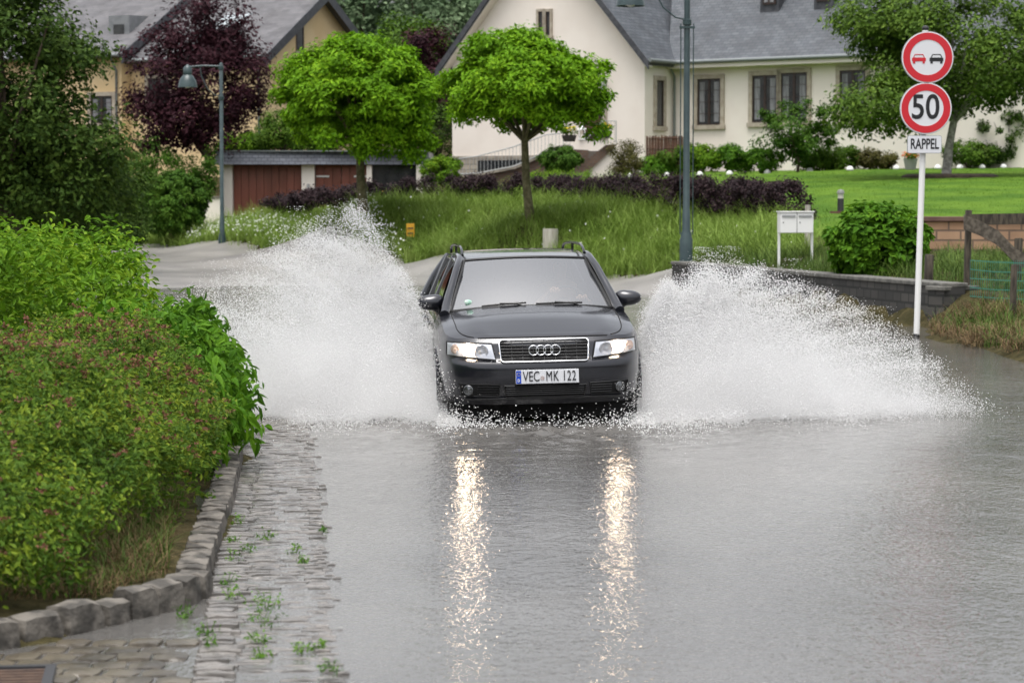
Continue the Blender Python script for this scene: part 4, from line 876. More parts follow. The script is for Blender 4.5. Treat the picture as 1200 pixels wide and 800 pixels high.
# wheel arch lips and liners
for sg in (1, -1):
    for wy in WHEELS:
        x0 = .868*sg; A = [(x0, wy+ARCH*math.cos(a), WZC+ARCH*math.sin(a)) for a in np.linspace(-.25, math.pi+.25, 26)]
        body.tube(A, .012, 6)
bd = body.build('body', m_paint, CAR, smooth=42)
ln = MB()
for sg in (1, -1):
    for wy in WHEELS:
        a = np.linspace(-.3, math.pi+.3, 20); vs = []
        for x in (.86*sg, .55*sg): vs += [(x, wy+(ARCH+.002)*math.cos(t), WZC+(ARCH+.002)*math.sin(t)) for t in a]
        ln.add(vs, [(i, i+1, 21+i, 20+i) for i in range(19)]); ln.add([(.55*sg, wy+(ARCH)*math.cos(t), WZC+(ARCH)*math.sin(t)) for t in a], [tuple(range(20))])
ln.box((-.84, .32, .20), (.84, .57, .215)).box((-.54, .5, .17), (.54, 4.3, .19)).box((-.78, 1.29, .17), (.78, 3.22, .192))
ln.box((-.80, .33, .06), (.80, .37, .21)); ln.build('wheel_arch_liner', m_dark, CAR)
# bonnet (Coons patch between the nose, the wing tops and the cowl)
sC = float(np.interp(.62, PD[:200, 0], PS[:200])); yc_e = 1.26; sE = float(np.interp(yc_e, PD[:, 1], PS))
def topP(s, sg): x, y, z = shellp(s, 1.0); return np.array((x*sg, y, z))
def Fe(u): return topP(abs(u)*sC, 1 if u >= 0 else -1)
def Se(v, sg): return topP(sC + (sE-sC)*v, sg)
E1 = Se(1, 1)
def Ce(u): return np.array((u*E1[0], 1.06 + (E1[1]-1.06)*u*u, .968 + (E1[2]-.968)*abs(u)**2.4))
def hoodP(u, v):
    U = (u+1)/2; P = (1-v)*Fe(u) + v*Ce(u) + (1-U)*Se(v, -1) + U*Se(v, 1) - ((1-U)*(1-v)*Fe(-1) + U*(1-v)*Fe(1) + (1-U)*v*Ce(-1) + U*v*Ce(1))
    e = min(1, (1-abs(u))*5); P[2] += .042*math.sin(math.pi*min(1, v**.75))*(1-abs(u)**4)*1.0 + .010*math.exp(-((abs(u)-.66)/.10)**2)*math.sin(math.pi*v**.8); return P
hd = MB(); hd.grid(lambda a, b: tuple(hoodP(2*a-1, b**1.25)), 56, 36); bon = hd.build('bonnet', m_paint, CAR, smooth=60)
sl_ = MB()
for sg in (-1, 1):
    pts = []
    for v in np.linspace(.05, 1, 16): p = hoodP(sg*(.86+.02*v), v); pts.append((p[0], p[1], p[2]+.0015))
    sl_.tube(pts, .0045, 5)
sl_.tube([tuple(np.array(hoodP(u, .012)) + (0, -.003, .0015)) for u in np.linspace(-.86, .86, 24)], .004, 5)
sl_.build('shut_line', m_dark, bon)
# cowl under the wipers
cw_ = MB(); cw_.grid(lambda a, b: ((2*a-1)*.80, 1.045+.20*(2*a-1)**2 + .14*b, .958 - .055*abs(2*a-1)**2.4 + .0*b), 20, 2); cw_.build('cowl', m_black, CAR)
# windscreen
def wb(u): return np.array((u*.715, 1.115+.165*u*u, .962-.042*abs(u)**2.4))
def wt(u): return np.array((u*.545, 1.80+.11*u*u, 1.372-.022*u*u))
def wsP(u, v, off=0): p = wb(u)*(1-v)+wt(u)*v; p[1] -= .014*math.sin(math.pi*v)*1 + off; p[2] += .008*math.sin(math.pi*v) + off*.5; return tuple(p)
ws = MB(); ws.grid(lambda a, b: wsP(2*a-1, b), 24, 12); wsc = ws.build('windscreen', m_glass, CAR, smooth=180)
fr_ = MB(); n_ = 24
for (f0, w0) in ((lambda t: wsP(2*t-1, 0, .004), .012), (lambda t: wsP(2*t-1, 1, .004), .011), (lambda t: wsP(-1, t, .004), .009), (lambda t: wsP(1, t, .004), .009)):
    fr_.tube([f0(i/n_) for i in range(n_+1)], w0, 5)
fr_.build('windscreen_seal', m_black, wsc)
stk = MB(); c0 = Vector(wsP(-.80, .13, .01)); stk.ball(c0, (.035, .012, .022), 10, 6); stk.build('sticker', mat('green white sticker', (.35, .62, .48), (.6, .75, .65), scale=30), wsc)
# roof
def roofP(u, v):
    y = 1.80+.11*u*u + v*(4.20-1.80-.11*u*u - .10*u*u); zc = np.interp(v, [0, .12, .3, .55, .8, 1], [1.372, 1.405, 1.425, 1.428, 1.405, 1.36]); hw = np.interp(v, [0, .1, .5, .9, 1], [.585, .61, .625, .60, .57])
    return (u*hw, y, zc - .022*u*u - .045*max(0, (abs(u)-.85)/.15)**2)
rf_ = MB(); rf_.grid(lambda a, b: roofP(2*a-1, b), 28, 26); rf_.grid(lambda a, b: tuple(np.array(roofP(2*a-1, b)) - (0, 0, .03)), 10, 8, True); roof = rf_.build('roof', m_paint, CAR, smooth=50)
# pillars
pl_ = MB(); pb = MB()
for sg in (-1, 1):
    A = [Vector((sg*.768, 1.17, .90)), Vector((sg*.742, 1.33, .985)), Vector((sg*.690, 1.50, 1.12)), Vector((sg*.632, 1.70, 1.27)), Vector((sg*.585, 1.90, 1.365)), Vector((sg*.590, 2.2, 1.385))]
    pl_.tube(A, [.045, .040, .034, .033, .032, .028], 10)
    for (y, w_) in ((2.42, .035), (3.35, .04)): pb.tube([(sg*.808, y-.05, .93), (sg*.60, y+.05, 1.375)], w_, 6)
    pl_.tube([(sg*.80, 4.22, .93), (sg*.70, 4.18, 1.15), (sg*.575, 4.10, 1.35)], [.08, .06, .045], 8)
    pl_.tube([roofP(sg, v) for v in np.linspace(.02, 1, 14)], .022, 8)
pl_.build('pillar', m_paint, CAR, smooth=60); pb.build('pillar', m_blackg, CAR)
for sg in (-1, 1):   # side windows and the sill above the doors
    def bl(y): return (sg*(.812-.004*abs(y-2.4)), y, .925+.012*(y-1.3)/2)
    s0 = MB(); s0.grid(lambda a, b: tuple(Vector(topP(float(np.interp(1.27+a*2.93, PD[:, 1], PS)), sg)).lerp(Vector(bl(1.27+a*2.93)), b)), 30, 2); s0.build('door_top', m_paint, CAR, smooth=60)
    for (y0, y1, t0, t1) in ((1.36, 2.40, 1.98, 2.47), (2.46, 3.32, 2.53, 3.35), (3.42, 4.15, 3.42, 4.02)):
        def sgp(a, b): p = Vector(bl(y0+(y1-y0)*a)); q = Vector((sg*.605, t0+(t1-t0)*a, 1.372)); r = p.lerp(q, b); r.x += sg*.018*math.sin(math.pi*b); return tuple(r)
        s0 = MB(); s0.grid(sgp, 8, 6); s0.build('side_window', m_sglass, CAR, smooth=180)
    # door cuts, handles, side trim strip
    dc = MB()
    for y in (1.38, 2.44, 3.28):
        s = float(np.interp(y, PD[:, 1], PS)); dc.tube([(lambda q: (q[0]*sg+.001*sg, q[1], q[2]))(shellp(s, r)) for r in np.linspace(.06, 1, 12)], .0035, 4)
    dc.build('door_gap', m_dark, CAR)
    for y in (2.2, 3.06):
        s = float(np.interp(y, PD[:, 1], PS)); q = shellp(s, .80); MB().tube([(q[0]*sg-.005*sg, y-.1, q[2]), (q[0]*sg+.028*sg, y-.06, q[2]), (q[0]*sg+.028*sg, y+.06, q[2]), (q[0]*sg-.005*sg, y+.1, q[2])], .013, 7).build('door_handle', m_paint, CAR, smooth=60)
    tr = MB(); tr.tube([(lambda q: (q[0]*sg+.004*sg, q[1], q[2]))(shellp(float(np.interp(y, PD[:, 1], PS)), .46)) for y in np.linspace(1.42, 3.2, 20)], .016, 6); tr.build('side_strip', m_black, CAR)
    s = float(np.interp(.48, PD[:, 1], PS)); q = shellp(s, .66); MB().ball((q[0]*sg, q[1]+.62, q[2]+.02), (.006, .03, .012), 8, 5).build('side_repeater', mat('amber lens', (.6, .35, .1), rough=.2), CAR)
    # mirrors
    mr_ = MB(); c0 = Vector((sg*.875, 1.44, .998)); vs = []
    mr_.ball(c0, (.118, .075, .068), 20, 12)
    for i, v in enumerate(mr_.v):
        d = Vector(v)-c0; k = 1 + .10*(abs(d.x)/.118)*(abs(d.z)/.068)*2; w2 = Vector((d.x*k, d.y if d.y < 0 else d.y*.45, d.z*k*(1 - .18*sg*d.x/.118))) + c0; mr_.v[i] = tuple(w2)
    mo = mr_.build('side_mirror', m_paint, CAR, smooth=180)
    MB().tube([(sg*.79, 1.43, .925), (sg*.83, 1.45, .94), (sg*.86, 1.455, .965)], [.035, .028, .03], 8).build('mirror_foot', m_black, mo, smooth=60)
    MB().box((sg*.875-.095, 1.472, .945), (sg*.875+.095, 1.479, 1.045)).build('mirror_glass', m_chrome, mo)
    # roof rails
    rr_ = MB(); pr = [(sg*.555, y, z) for y, z in ((2.02, 1.395), (2.10, 1.425), (2.22, 1.452), (2.45, 1.468), (3.2, 1.472), (3.8, 1.455), (4.0, 1.43), (4.08, 1.385))]
    pr = [(p[0], p[1], p[2]+.0) for p in catmull(pr, 5)]; rr_.tube(pr, .013, 8); rr_.tube([(sg*.555, 3.1, 1.40), (sg*.555, 3.1, 1.47)], .012, 6); rr_.build('roof_rail', m_blackg, CAR, smooth=60)
# tailgate
tg = MB(); tg.grid(lambda a, b: ((2*a-1)*(.80-.22*b), 4.42-.30*b-.05*(2*a-1)**2, .93+.43*b), 14, 6); tg.build('tailgate', m_paint, CAR, smooth=60)
# front patches
def patch(corners, nu, nv, off):
    """corners (x,z): top-left, top-right, bottom-right, bottom-left"""
    tl, tr_, br, bl_ = [np.array(c, float) for c in corners]
    def fn(a, b):
        p = (tl*(1-a)+tr_*a)*(1-b) + (bl_*(1-a)+br*a)*b; return (p[0], Fy(p[0], p[1]) - off, p[1])
    return fn
def framed(outline, off, r, n=5):
    return [(x, Fy(x, z)-off, z) for x, z in outline]
def dense(poly, k=8, close=True):
    P = [np.array(p, float) for p in poly]; out = []; m = len(P)
    for i in range(m if close else m-1):
        for t in range(k): out.append(tuple(P[i]*(1-t/k)+P[(i+1) % m]*t/k))
    if close: out.append(out[0])
    return out
# headlights
for sg in (-1, 1):
    C4 = [(sg*.432, .700), (sg*.792, .712), (sg*.797, .603), (sg*.402, .566)]
    hl = MB(); hl.grid(patch(C4, 20, 8, .006), 20, 8, flip=sg > 0); hlo = hl.build('headlight', m_refl, CAR, smooth=180)
    MB().tube(framed(dense(C4), .008, .004), .0065, 6).build('headlight_seal', m_dark, hlo)
    def Md(x, z, tilt=True):
        y = Fy(x, z) - .010; e = .02; nx_ = -(Fy(x+e, z)-Fy(x-e, z))/(2*e)
        return Matrix.Translation((x, y, z)) @ Matrix.Rotation(-math.atan(nx_)*.6, 4, 'Z') @ Matrix.Rotation(R(90), 4, 'X')
    MB().lathe([(.058, -.004), (.060, .006), (.054, .012), (.035, .004), (.02, .003), (.0, .008)], 24, Md(sg*.52, .634)).build('high_beam', m_refl, hlo, smooth=50)
    MB().lathe([(.058, -.004), (.060, .006), (.052, .012)], 24, Md(sg*.628, .648)).build('lamp_ring', m_chrome, hlo, smooth=50)
    lb = MB().lathe([(.050, .002), (.045, .006), (.03, .010), (0, .012)], 24, Md(sg*.628, .648)); lb.build('low_beam', mat('lit low beam', (1, 1, 1), rough=.3, emit=((1, .76, .52), 34)), hlo, smooth=180)
    MB().lathe([(.040, -.004), (.041, .008), (.034, .010), (.02, .004), (0, .01)], 20, Md(sg*.728, .655)).build('indicator', mat('pale amber indicator', (.66, .56, .54), rough=.25, metal=.5), hlo, smooth=50)
    lc = MB(); lc.grid(patch(C4, 16, 6, .042), 16, 6, flip=sg > 0); lc.build('lens_cover', m_lens, hlo, smooth=180)
    # fog lights, outer grilles
    C4 = [(sg*.375, .362), (sg*.705, .372), (sg*.69, .268), (sg*.385, .262)]
    og = MB(); og.grid(patch(C4, 12, 4, .004), 12, 4, flip=sg > 0); ogo = og.build('side_grille', m_dark, CAR)
    sb_ = MB()
    for z in (.283, .303, .323, .343): sb_.tube([(x, Fy(x, z)-.008, z) for x in np.linspace(sg*.385, sg*.56, 7)], .0045, 5)
    sb_.build('slat', m_black, ogo); MB().tube(framed(dense(C4, 6), .006, .004), .005, 5).build('grille_edge', m_black, ogo)
    MB().lathe([(.041, -.01), (.042, .010), (.036, .014), (.032, .006), (.0, .012)], 20, Md(sg*.632, .318)).build('fog_light', mat('fog light glass', (.16, .165, .17), rough=.12, metal=.8), CAR, smooth=40)
# main grille
def gout(grow=0.0):
    o = []
    for (x, z, a0) in ((.345, .700, 0), (-.345, .700, 90), (-.335, .575, 180), (.335, .575, 270)):
        for k in range(7): a = R(a0+15*k); o.append((x+(.028+grow)*math.cos(a), z+(.026+grow)*math.sin(a)))
    return o
gp = gout(); gb = MB(); cc_ = (0, Fy(0, .64)-.012, .638)
gb.add([(x, Fy(x, z)-.007, z) for x, z in gp] + [(0, Fy(0, .64)-.007, .638)], [(i, (i+1) % len(gp), len(gp)) for i in range(len(gp))]); GRL = gb.build('grille', m_dark, CAR)
MB().tube([(x, Fy(x, z)-.020, z) for x, z in dense(gp, 2)], .0068, 8).build('chrome_surround', m_chrome, GRL, smooth=180)
bars = MB()
for z in (.574, .600, .626, .652, .678, .702): bars.tube([(x, Fy(x, z)-.013, z) for x in np.linspace(-.36, .36, 15)], .0042, 6)
for x in (-.27, -.18, -.09, 0, .09, .18, .27): bars.tube([(x, Fy(x, z)-.011, z) for z in np.linspace(.555, .72, 6)], .003, 6)
bars.build('grille_bars', mat('grille bar', (.014, .014, .015), rough=.5), GRL)
rg = MB()
for k in range(4): rg.torus(((k-1.5)*.0605, Fy(0, .64)-.034, .640), .040, .0052, 32, 8)
rg.build('ring_emblem', m_chrome, GRL, smooth=180)
# lower centre grille
C4 = [(-.34, .352), (.34, .352), (.325, .258), (-.325, .258)]; og = MB(); og.grid(patch(C4, 20, 4, .004), 20, 4); ogo = og.build('lower_grille', m_dark, CAR)
sb_ = MB()
for z in (.275, .292, .309, .326, .342): sb_.tube([(x, Fy(x, z)-.008, z) for x in np.linspace(-.325, .325, 14)], .0042, 5)
sb_.build('slat', m_black, ogo); MB().tube(framed(dense(C4, 8), .008, .004), .0065, 5).build('grille_edge', m_blackg, ogo)
MB().tube([(x, Fy(x, .245)-.012, .245-.01*abs(x)) for x in np.linspace(-.66, .66, 26)], .010, 6).build('lip', m_black, CAR)
MB().tube([(x, Fy(x, .562)-.004, .560) for x in np.linspace(-.385, .385, 24)], .005, 5).build('bumper_gap', m_dark, CAR)
# number plate
NP = MB().box((-.262, 0, -.057), (.262, .012, .057)).build('number_plate', m_signwhite, CAR, bevel=.003, loc=(.015, Fy(0, .425)-.022, .425))
MB().prism(rrect(.262, -.058, .058, .008), .004, Matrix.Translation((0, .013, 0))).box((-.27, .013, -.064), (.27, .03, .064)).build('plate_holder', m_black, NP)
MB().box((-.259, -.002, -.053), (-.217, .002, .053)).build('blue_band', mat('plate blue', (.01, .06, .45), rough=.4), NP)
text('plate_text', 'VEC', .118, m_signblack, NP, (-.133, -.003, -.001), sx=.66, bold=0, track=1.0)
text('plate_text', 'MK 122', .118, m_signblack, NP, (.113, -.003, -.001), sx=.62, bold=0, track=1.1)
text('plate_text', 'D', .034, m_signwhite, NP, (-.238, -.003, -.03), sx=.8, bold=.001)
tor = MB()
for k in range(12): a = k*math.pi/6; tor.ball((-.238+.013*math.cos(a), -.003, .022+.013*math.sin(a)), .0022, 5, 3)
tor.build('star_ring', mat('plate yellow', (.8, .6, .05), rough=.4), NP)
MB().lathe([(.0, .0), (.017, .0), (.017, .002), (0, .002)], 18, Matrix.Translation((-.042, -.002, -.012)) @ Matrix.Rotation(R(90), 4, 'X')).build('plate_seal', mat('plate seal', (.35, .25, .24), (.5, .45, .45), scale=120), NP)
# wipers
for (u0, u1, v0, v1) in ((-.62, -.08, .02, .045), (.04, .62, .02, .045)):
    w_ = MB(); w_.tube([wsP(u0 + (u1-u0)*t, v0+(v1-v0)*t, .018) for t in np.linspace(0, 1, 8)], .009, 6); w_.tube([wsP(u1, -.04, .012), wsP(u0+(u1-u0)*.8, v0, .03), wsP(u0+(u1-u0)*.4, (v0+v1)/2, .032)], .009, 6); w_.build('wiper', m_black, CAR)
# wheels
for wy in WHEELS:
    for sg in (-1, 1):
        Wm = Matrix.Translation((sg*.66, wy, .285)) @ Matrix.Rotation(R(90*sg), 4, 'Y')
        wo2 = MB().lathe([(.20, 0), (.22, .01), (.295, .02), (.312, .05), (.315, .1), (.312, .15), (.295, .195), (.22, .205), (.205, .2)], 40, Wm).build('wheel', m_rubber, CAR, smooth=40)
        rm_ = MB().lathe([(.205, .0), (.205, .198), (.195, .19), (.19, .12)], 32, Wm).lathe([(.045, .12), (.045, .18), (0, .185)], 16, Wm)
        for k in range(7): rm_.box((-.02, .03, .14), (.02, .197, .17), Wm @ Matrix.Rotation(k*2*math.pi/7, 4, 'Z'))
        rm_.build('rim', m_alloy, wo2, smooth=40); MB().lathe([(.19, .09), (0, .09)], 24, Wm).build('brake_disc', m_dark, wo2)
# interior
MB().box((-.68, 1.32, .60), (.68, 1.75, .90)).grid(lambda a, b: ((2*a-1)*.70, 1.16+.5*b+.12*(2*a-1)**2*(1-b), .925+.0*b+.03*math.sin(math.pi*b)-.02*abs(2*a-1)**3), 12, 6).build('dashboard', mat('dashboard', (.03, .03, .032), rough=.7), CAR, bevel=.02)
for x in (-.36, .36):
    MB().box((x-.25, 2.05, .45), (x+.25, 2.55, .62)).box((x-.24, 2.50, .6), (x+.24, 2.64, 1.12)).build('front_seat', m_interior, CAR, bevel=.05)
    MB().box((x-.12, 2.57, 1.15), (x+.12, 2.66, 1.32)).tube([(x-.06, 2.6, 1.1), (x-.06, 2.6, 1.2)], .01, 6).tube([(x+.06, 2.6, 1.1), (x+.06, 2.6, 1.2)], .01, 6).build('headrest', m_interior, CAR, bevel=.03)
MB().box((-.62, 3.35, .5), (.62, 3.5, 1.1)).box((-.62, 2.95, .45), (.62, 3.4, .6)).build('rear_seat', m_interior, CAR, bevel=.05)
MB().box((-.80, 1.3, .2), (.80, 4.3, .22)).build('floor', m_interior, CAR)
MB().grid(lambda a, b: ((2*a-1)*.80, 4.35, .2+.75*b), 2, 2).build('rear_panel', m_interior, CAR)
MB().box((-.11, 1.82, 1.255), (.11, 1.845, 1.32)).tube([(0, 1.84, 1.3), (0, 1.87, 1.37)], .012, 6).build('inner_mirror', m_black, CAR, bevel=.01)
Ms = Matrix.Translation((.36, 1.83, .93)) @ Matrix.Rotation(R(-25), 4, 'X')
sw_ = MB().torus((0, 0, 0), .185, .014, 36, 8, Ms).box((-.06, -.02, -.06), (.06, .02, .05), Ms).box((-.18, -.008, -.015), (.18, .008, .015), Ms).box((-.015, -.008, -.18), (.015, .008, 0), Ms); sw_.build('steering_wheel', m_black, CAR, smooth=50)
# driver behind the wheel
def skinfig(name, nodes, edges, m, parent, sub=1):
    me = bpy.data.meshes.new(name); me.from_pydata([n[0] for n in nodes], edges, []); o = bpy.data.objects.new(name, me); COL.objects.link(o); o.parent = parent
    sk = o.modifiers.new('skin', 'SKIN'); sk.use_smooth_shade = True
    me.skin_vertices
    bpy.context.view_layer.update()
    for i, n in enumerate(nodes):
        r = n[1] if hasattr(n[1], '__len__') else (n[1], n[1]); me.skin_vertices[0].data[i].radius = r; me.skin_vertices[0].data[i].use_root = (i == 0)
    s = o.modifiers.new('sub', 'SUBSURF'); s.levels = s.render_levels = sub; me.materials.append(m); return o
m_skin = mat('skin', (.48, .29, .21), (.54, .34, .25), scale=12, rough=.5); m_shirt = mat('dark blue jumper', (.03, .035, .05), rough=.9)
try:
    bx_ = .36
    nodes = [((bx_, 2.33, .66), (.16, .12)), ((bx_, 2.38, .80), (.15, .11)), ((bx_, 2.40, .98), (.18, .11)), ((bx_, 2.38, 1.08), (.13, .08)), ((bx_, 2.36, 1.14), .055), ((bx_, 2.34, 1.19), .055), ((bx_, 2.33, 1.26), (.075, .09)), ((bx_, 2.33, 1.33), (.065, .08))]
    ed = [(0,1),(1,2),(2,3),(3,4),(4,5),(5,6),(6,7)]
    for sg, hz, hx in ((-1, 1.07, .10), (1, 1.0, .155)):
        b0 = len(nodes); hp = (bx_+sg*hx, 1.90, hz)
        nodes += [((bx_+sg*.19, 2.38, 1.05), .065), ((bx_+sg*.26, 2.25, .88), .05), ((bx_+sg*.23, 2.08, .93), .042), ((hp[0]+sg*.01, 1.98, hz-.015), .030), ((hp[0], hp[1]+.02, hz), (.040, .024))]
        ed += [(3, b0)] + [(b0+i, b0+i+1) for i in range(4)]
        for f_ in range(4):
            k0 = len(nodes); fx = (f_-1.5)*.021; L_ = (.9, 1, .95, .78)[f_]
            nodes += [((hp[0]+fx, hp[1]-.03, hz+.012), .010), ((hp[0]+fx*1.05, hp[1]-.065*L_, hz-.002), .009), ((hp[0]+fx, hp[1]-.062*L_, hz-.03), .008)]; ed += [(b0+4, k0), (k0, k0+1), (k0+1, k0+2)]
        k0 = len(nodes); nodes += [((hp[0]-sg*.045, hp[1]-.005, hz-.005), .011), ((hp[0]-sg*.05, hp[1]-.04, hz-.015), .010)]; ed += [(b0+4, k0), (k0, k0+1)]
    for sg in (-1, 1):
        b0 = len(nodes); nodes += [((bx_+sg*.09, 2.25, .62), .09), ((bx_+sg*.13, 1.9, .66), .07), ((bx_+sg*.12, 1.62, .38), .05), ((bx_+sg*.12, 1.52, .33), .04)]; ed += [(0, b0), (b0, b0+1), (b0+1, b0+2), (b0+2, b0+3)]
    PR = skinfig('person', nodes, ed, m_skin, None, 2); PR.matrix_world = CAR.matrix_basis
    PR.location = CAR.location; PR.rotation_euler = CAR.rotation_euler
    tag(PR, 'driver in a dark jumper behind the windscreen, a hand on the steering wheel', 'person')
    jp = skinfig('jumper', [((n[0][0], n[0][1], n[0][2]), (n[1][0]*1.09, n[1][1]*1.12) if hasattr(n[1], '__len__') else n[1]*1.18) for n in nodes[:4]] + [(nodes[i][0], nodes[i][1]*1.2) for i in (8, 9, 10)] + [(nodes[27-0][0], .001) for _ in ()] , [(0,1),(1,2),(2,3),(3,4),(4,5),(5,6)], m_shirt, PR, 2)
    b1 = 8 + 5 + 12 + 2
    jp2 = skinfig('jumper', [(nodes[3][0], .07)] + [(nodes[i][0], nodes[i][1]*1.2) for i in (b1, b1+1, b1+2)], [(0,1),(1,2),(2,3)], m_shirt, PR, 2)
    hr = MB(); hr.ball((bx_, 2.35, 1.335), (.083, .098, .075), 14, 8); hr.build('hair', mat('brown hair', (.05, .03, .02), rough=.8), PR, smooth=180)
    fc = MB(); fc.ball((bx_, 2.235, 1.27), (.012, .022, .02), 8, 6); fc.build('nose', m_skin, PR, smooth=180)
    fc = MB()
    for sg in (-1, 1): fc.ball((bx_+sg*.03, 2.245, 1.295), (.012, .008, .006), 8, 6)
    fc.build('eyes', m_blackg, PR, smooth=180)
except Exception as ex: print('driver', ex)

# ------------------------------------------------------------------ kerb, gutter setts, near paving, drain
m_kerb = mat('weathered kerb stone', (.05, .045, .038), (.15, .135, .115), scale=9, rough=.75, bump=.012, bscale=26)
kb = MB()
def stone(mb, c, dx, dy, dz, ang, jit=.12, tilt=0.0):
    b = bmesh.new(); bmesh.ops.create_cube(b, size=1); bmesh.ops.subdivide_edges(b, edges=b.edges, cuts=2, use_grid_fill=True)
    Mx = Matrix.Translation(c) @ Matrix.Rotation(ang, 4, 'Z') @ Matrix.Rotation(tilt, 4, 'X') @ Matrix.Diagonal((dx, dy, dz, 1))
    sd = rng.normal(0, 1, (len(b.verts), 3)) * jit * .35
    for v in b.verts:
        p = v.co; q = (abs(p.x) > .4) + (abs(p.y) > .4) + (abs(p.z) > .4); k = {3: .86, 2: .95, 1: 1.03, 0: 1}[q]; v.co = Vector((p.x*k, p.y*k, p.z*k))
    vs = [Mx @ (v.co + Vector(sd[i]) * .5) for i, v in enumerate(b.verts)]; fs = [tuple(v.index for v in f.verts) for f in b.faces]; b.free(); mb.add(vs, fs)
def along(P, step):
    P = [Vector(p) for p in P]; out = []
    for A, B in zip(P[:-1], P[1:]):
        n = max(1, round((B-A).length/step))
        for k in range(n): out.append((A.lerp(B, (k+.5)/n), math.atan2((B-A).y, (B-A).x), (B-A).length/n))
    return out
KL = [(-1.46, 11.5), (-1.55, 12.7), (-1.69, 14.6), (-1.93, 17.3), (-2.45, 20.2), (-2.95, 22.5), (-4.4, 26), (-9, 28.6), (-12.5, 31)]
for p, a, L in along([(x, y, 0) for x, y in KL], .12): stone(kb, (p.x - .075, p.y, .022 + rng.normal(0, .006)), L*.93, .15, .17, a + rng.normal(0, .05), .12, 0)
KR = [(-1.47, 11.32), (-1.55, 10.92), (-1.82, 10.42), (-2.09, 9.97), (-2.6, 9.27), (-4.5, 8.1), (-12, 6)]
for p, a, L in along([(x, y, 0) for x, y in KR], .21): stone(kb, (p.x, p.y + .06, .016 + rng.normal(0, .009)), L*.92*(1+rng.normal(0, .07)), .15, .20, a + rng.normal(0, .08), .12, 0)
struct(kb.build('kerb', m_kerb, smooth=50))
m_sett = mat('wet grey setts', (.10, .093, .085), (.19, .175, .16), scale=7, rough=.16, bump=.006, bscale=30)
gt = MB(); d_ = Vector((-.094, 1, 0)).normalized(); s_n = Vector((d_.y, -d_.x, 0))
g0 = Vector((-1.16, 9.28, 0)) - d_ * 5
n_rows = int((24 - 4) / .05)
for k in range(n_rows):
    x = -.075 + rng.uniform(-.01, .01); c = g0 + d_ * (k*.05)
    xe = .50 + rng.uniform(-.03, .02)
    while x < xe:
        w_ = rng.uniform(.12, .2); w_ = max(.05, min(w_, xe-x))
        q = c + s_n*(x+w_/2); prof = -.0045 + .013*abs((x+w_/2-.31)/.31)**2; stone(gt, (q.x, q.y, prof - .035 + rng.normal(0, .0035)), w_*.97, .041, .08, math.atan2(s_n.y, s_n.x) + rng.normal(0, .03), .10)
        x += w_
struct(gt.build('gutter', m_sett, smooth=50))
m_pav = mat('muddy brown paving', (.04, .032, .022), (.11, .092, .066), scale=4, rough=.3, bump=.01, bscale=20)
pv = MB()
for i in range(26):
    for j in range(10):
        x = -4.9 + i*.15 + (j % 2)*.07; y = 8.6 + j*.16
        lim = np.interp(x, [-4.5, -2.6, -2.09, -1.82, -1.53], [7.9, 9.15, 9.8, 10.25, 10.8])
        gl = -1.16 + .094*(9.28-y) - .12
        if y < lim and x < gl: stone(pv, (x, y, -.031 + rng.normal(0, .004)), .14, .15, .08, rng.normal(0, .08), .12)
struct(pv.build('pavement', m_pav, smooth=50))
dp = W(30, 793, 9.35); DG = empty('drain_grate', (-2.17, 9.13, .004), rz=R(8), label='dark iron drain grate in the paving at the lower left corner', cat='drain')
b = MB().box((-.42, -.26, 0), (.42, -.22, .03)).box((-.42, .20, 0), (.42, .24, .03)).box((-.42, -.22, 0), (-.38, .20, .03)).box((.38, -.22, 0), (.42, .20, .03)); b.build('frame', m_iron, DG)
b = MB()
for k in range(7): b.box((-.379, -.20+k*.058, .002), (.379, -.172+k*.058, .024))
b.build('bar', mat('rusty iron bar', (.06, .035, .025), (.10, .06, .04), scale=20, rough=.7), DG); MB().box((-.379, -.219, -.02), (.379, .199, -.001)).build('pit', m_dark, DG)

# ------------------------------------------------------------------ vegetation
# foreground bed, left
def heap(name, poly, hfun, n, leaf, lm, label, cat, z0=.1, near=True, aspect=.45, depth=.35, cs=.12, droop=None, sprigs=0):
    """a planted mass: leaves in a thick shell under its top surface"""
    XY = scatter(poly, max(60, n // 38)); h = hfun(XY[:, 0], XY[:, 1]); nc = len(XY)
    o = np.array([XY[:, 0].mean(), XY[:, 1].mean(), 0])
    z = z0 + h * (1 - depth * rng.random(nc) ** 1.6); low = rng.random(nc) < .33; z[low] = z0 + h[low] * rng.random(low.sum())
    cc = np.column_stack([XY, z]); ci = rng.integers(0, nc, n); off = sph(n) * (rng.random(n) ** .5)[:, None] * cs * (.6+.8*rng.random((n, 1)))
    P = cc[ci] + off; P[:, 2] = np.maximum(P[:, 2], z0 + .02); N = off / cs * .5 + np.array([.12, -.35, .8]) + rng.normal(0, .42, (n, 3))
    t = empty(name, (o[0], o[1], z0), label=label, cat=cat); P = P - np.array([o[0], o[1], z0])
    leaf_mesh('foliage', P, N, leaf * (.55 + .9 * rng.random(n)), lm, t, aspect, near, droop)
    return t, cc
def edge_dist(X, Y, poly):
    P = np.array(poly); d = np.full(np.shape(X), 1e9)
    for i in range(len(P)):
        a = P[i]; b = P[(i+1) % len(P)]; L = b-a; t = np.clip(((X-a[0])*L[0]+(Y-a[1])*L[1])/(L@L), 0, 1); d = np.minimum(d, np.hypot(X-a[0]-t*L[0], Y-a[1]-t*L[1]))
    return d
SP = [(-5, 8.3), (-3.1, 8.85), (-2.42, 9.72), (-1.98, 10.6), (-1.86, 12.1), (-1.8, 13.5), (-1.84, 15), (-1.98, 16.5), (-2.35, 17.2), (-3.4, 17.3), (-6, 17.4), (-6, 12)]
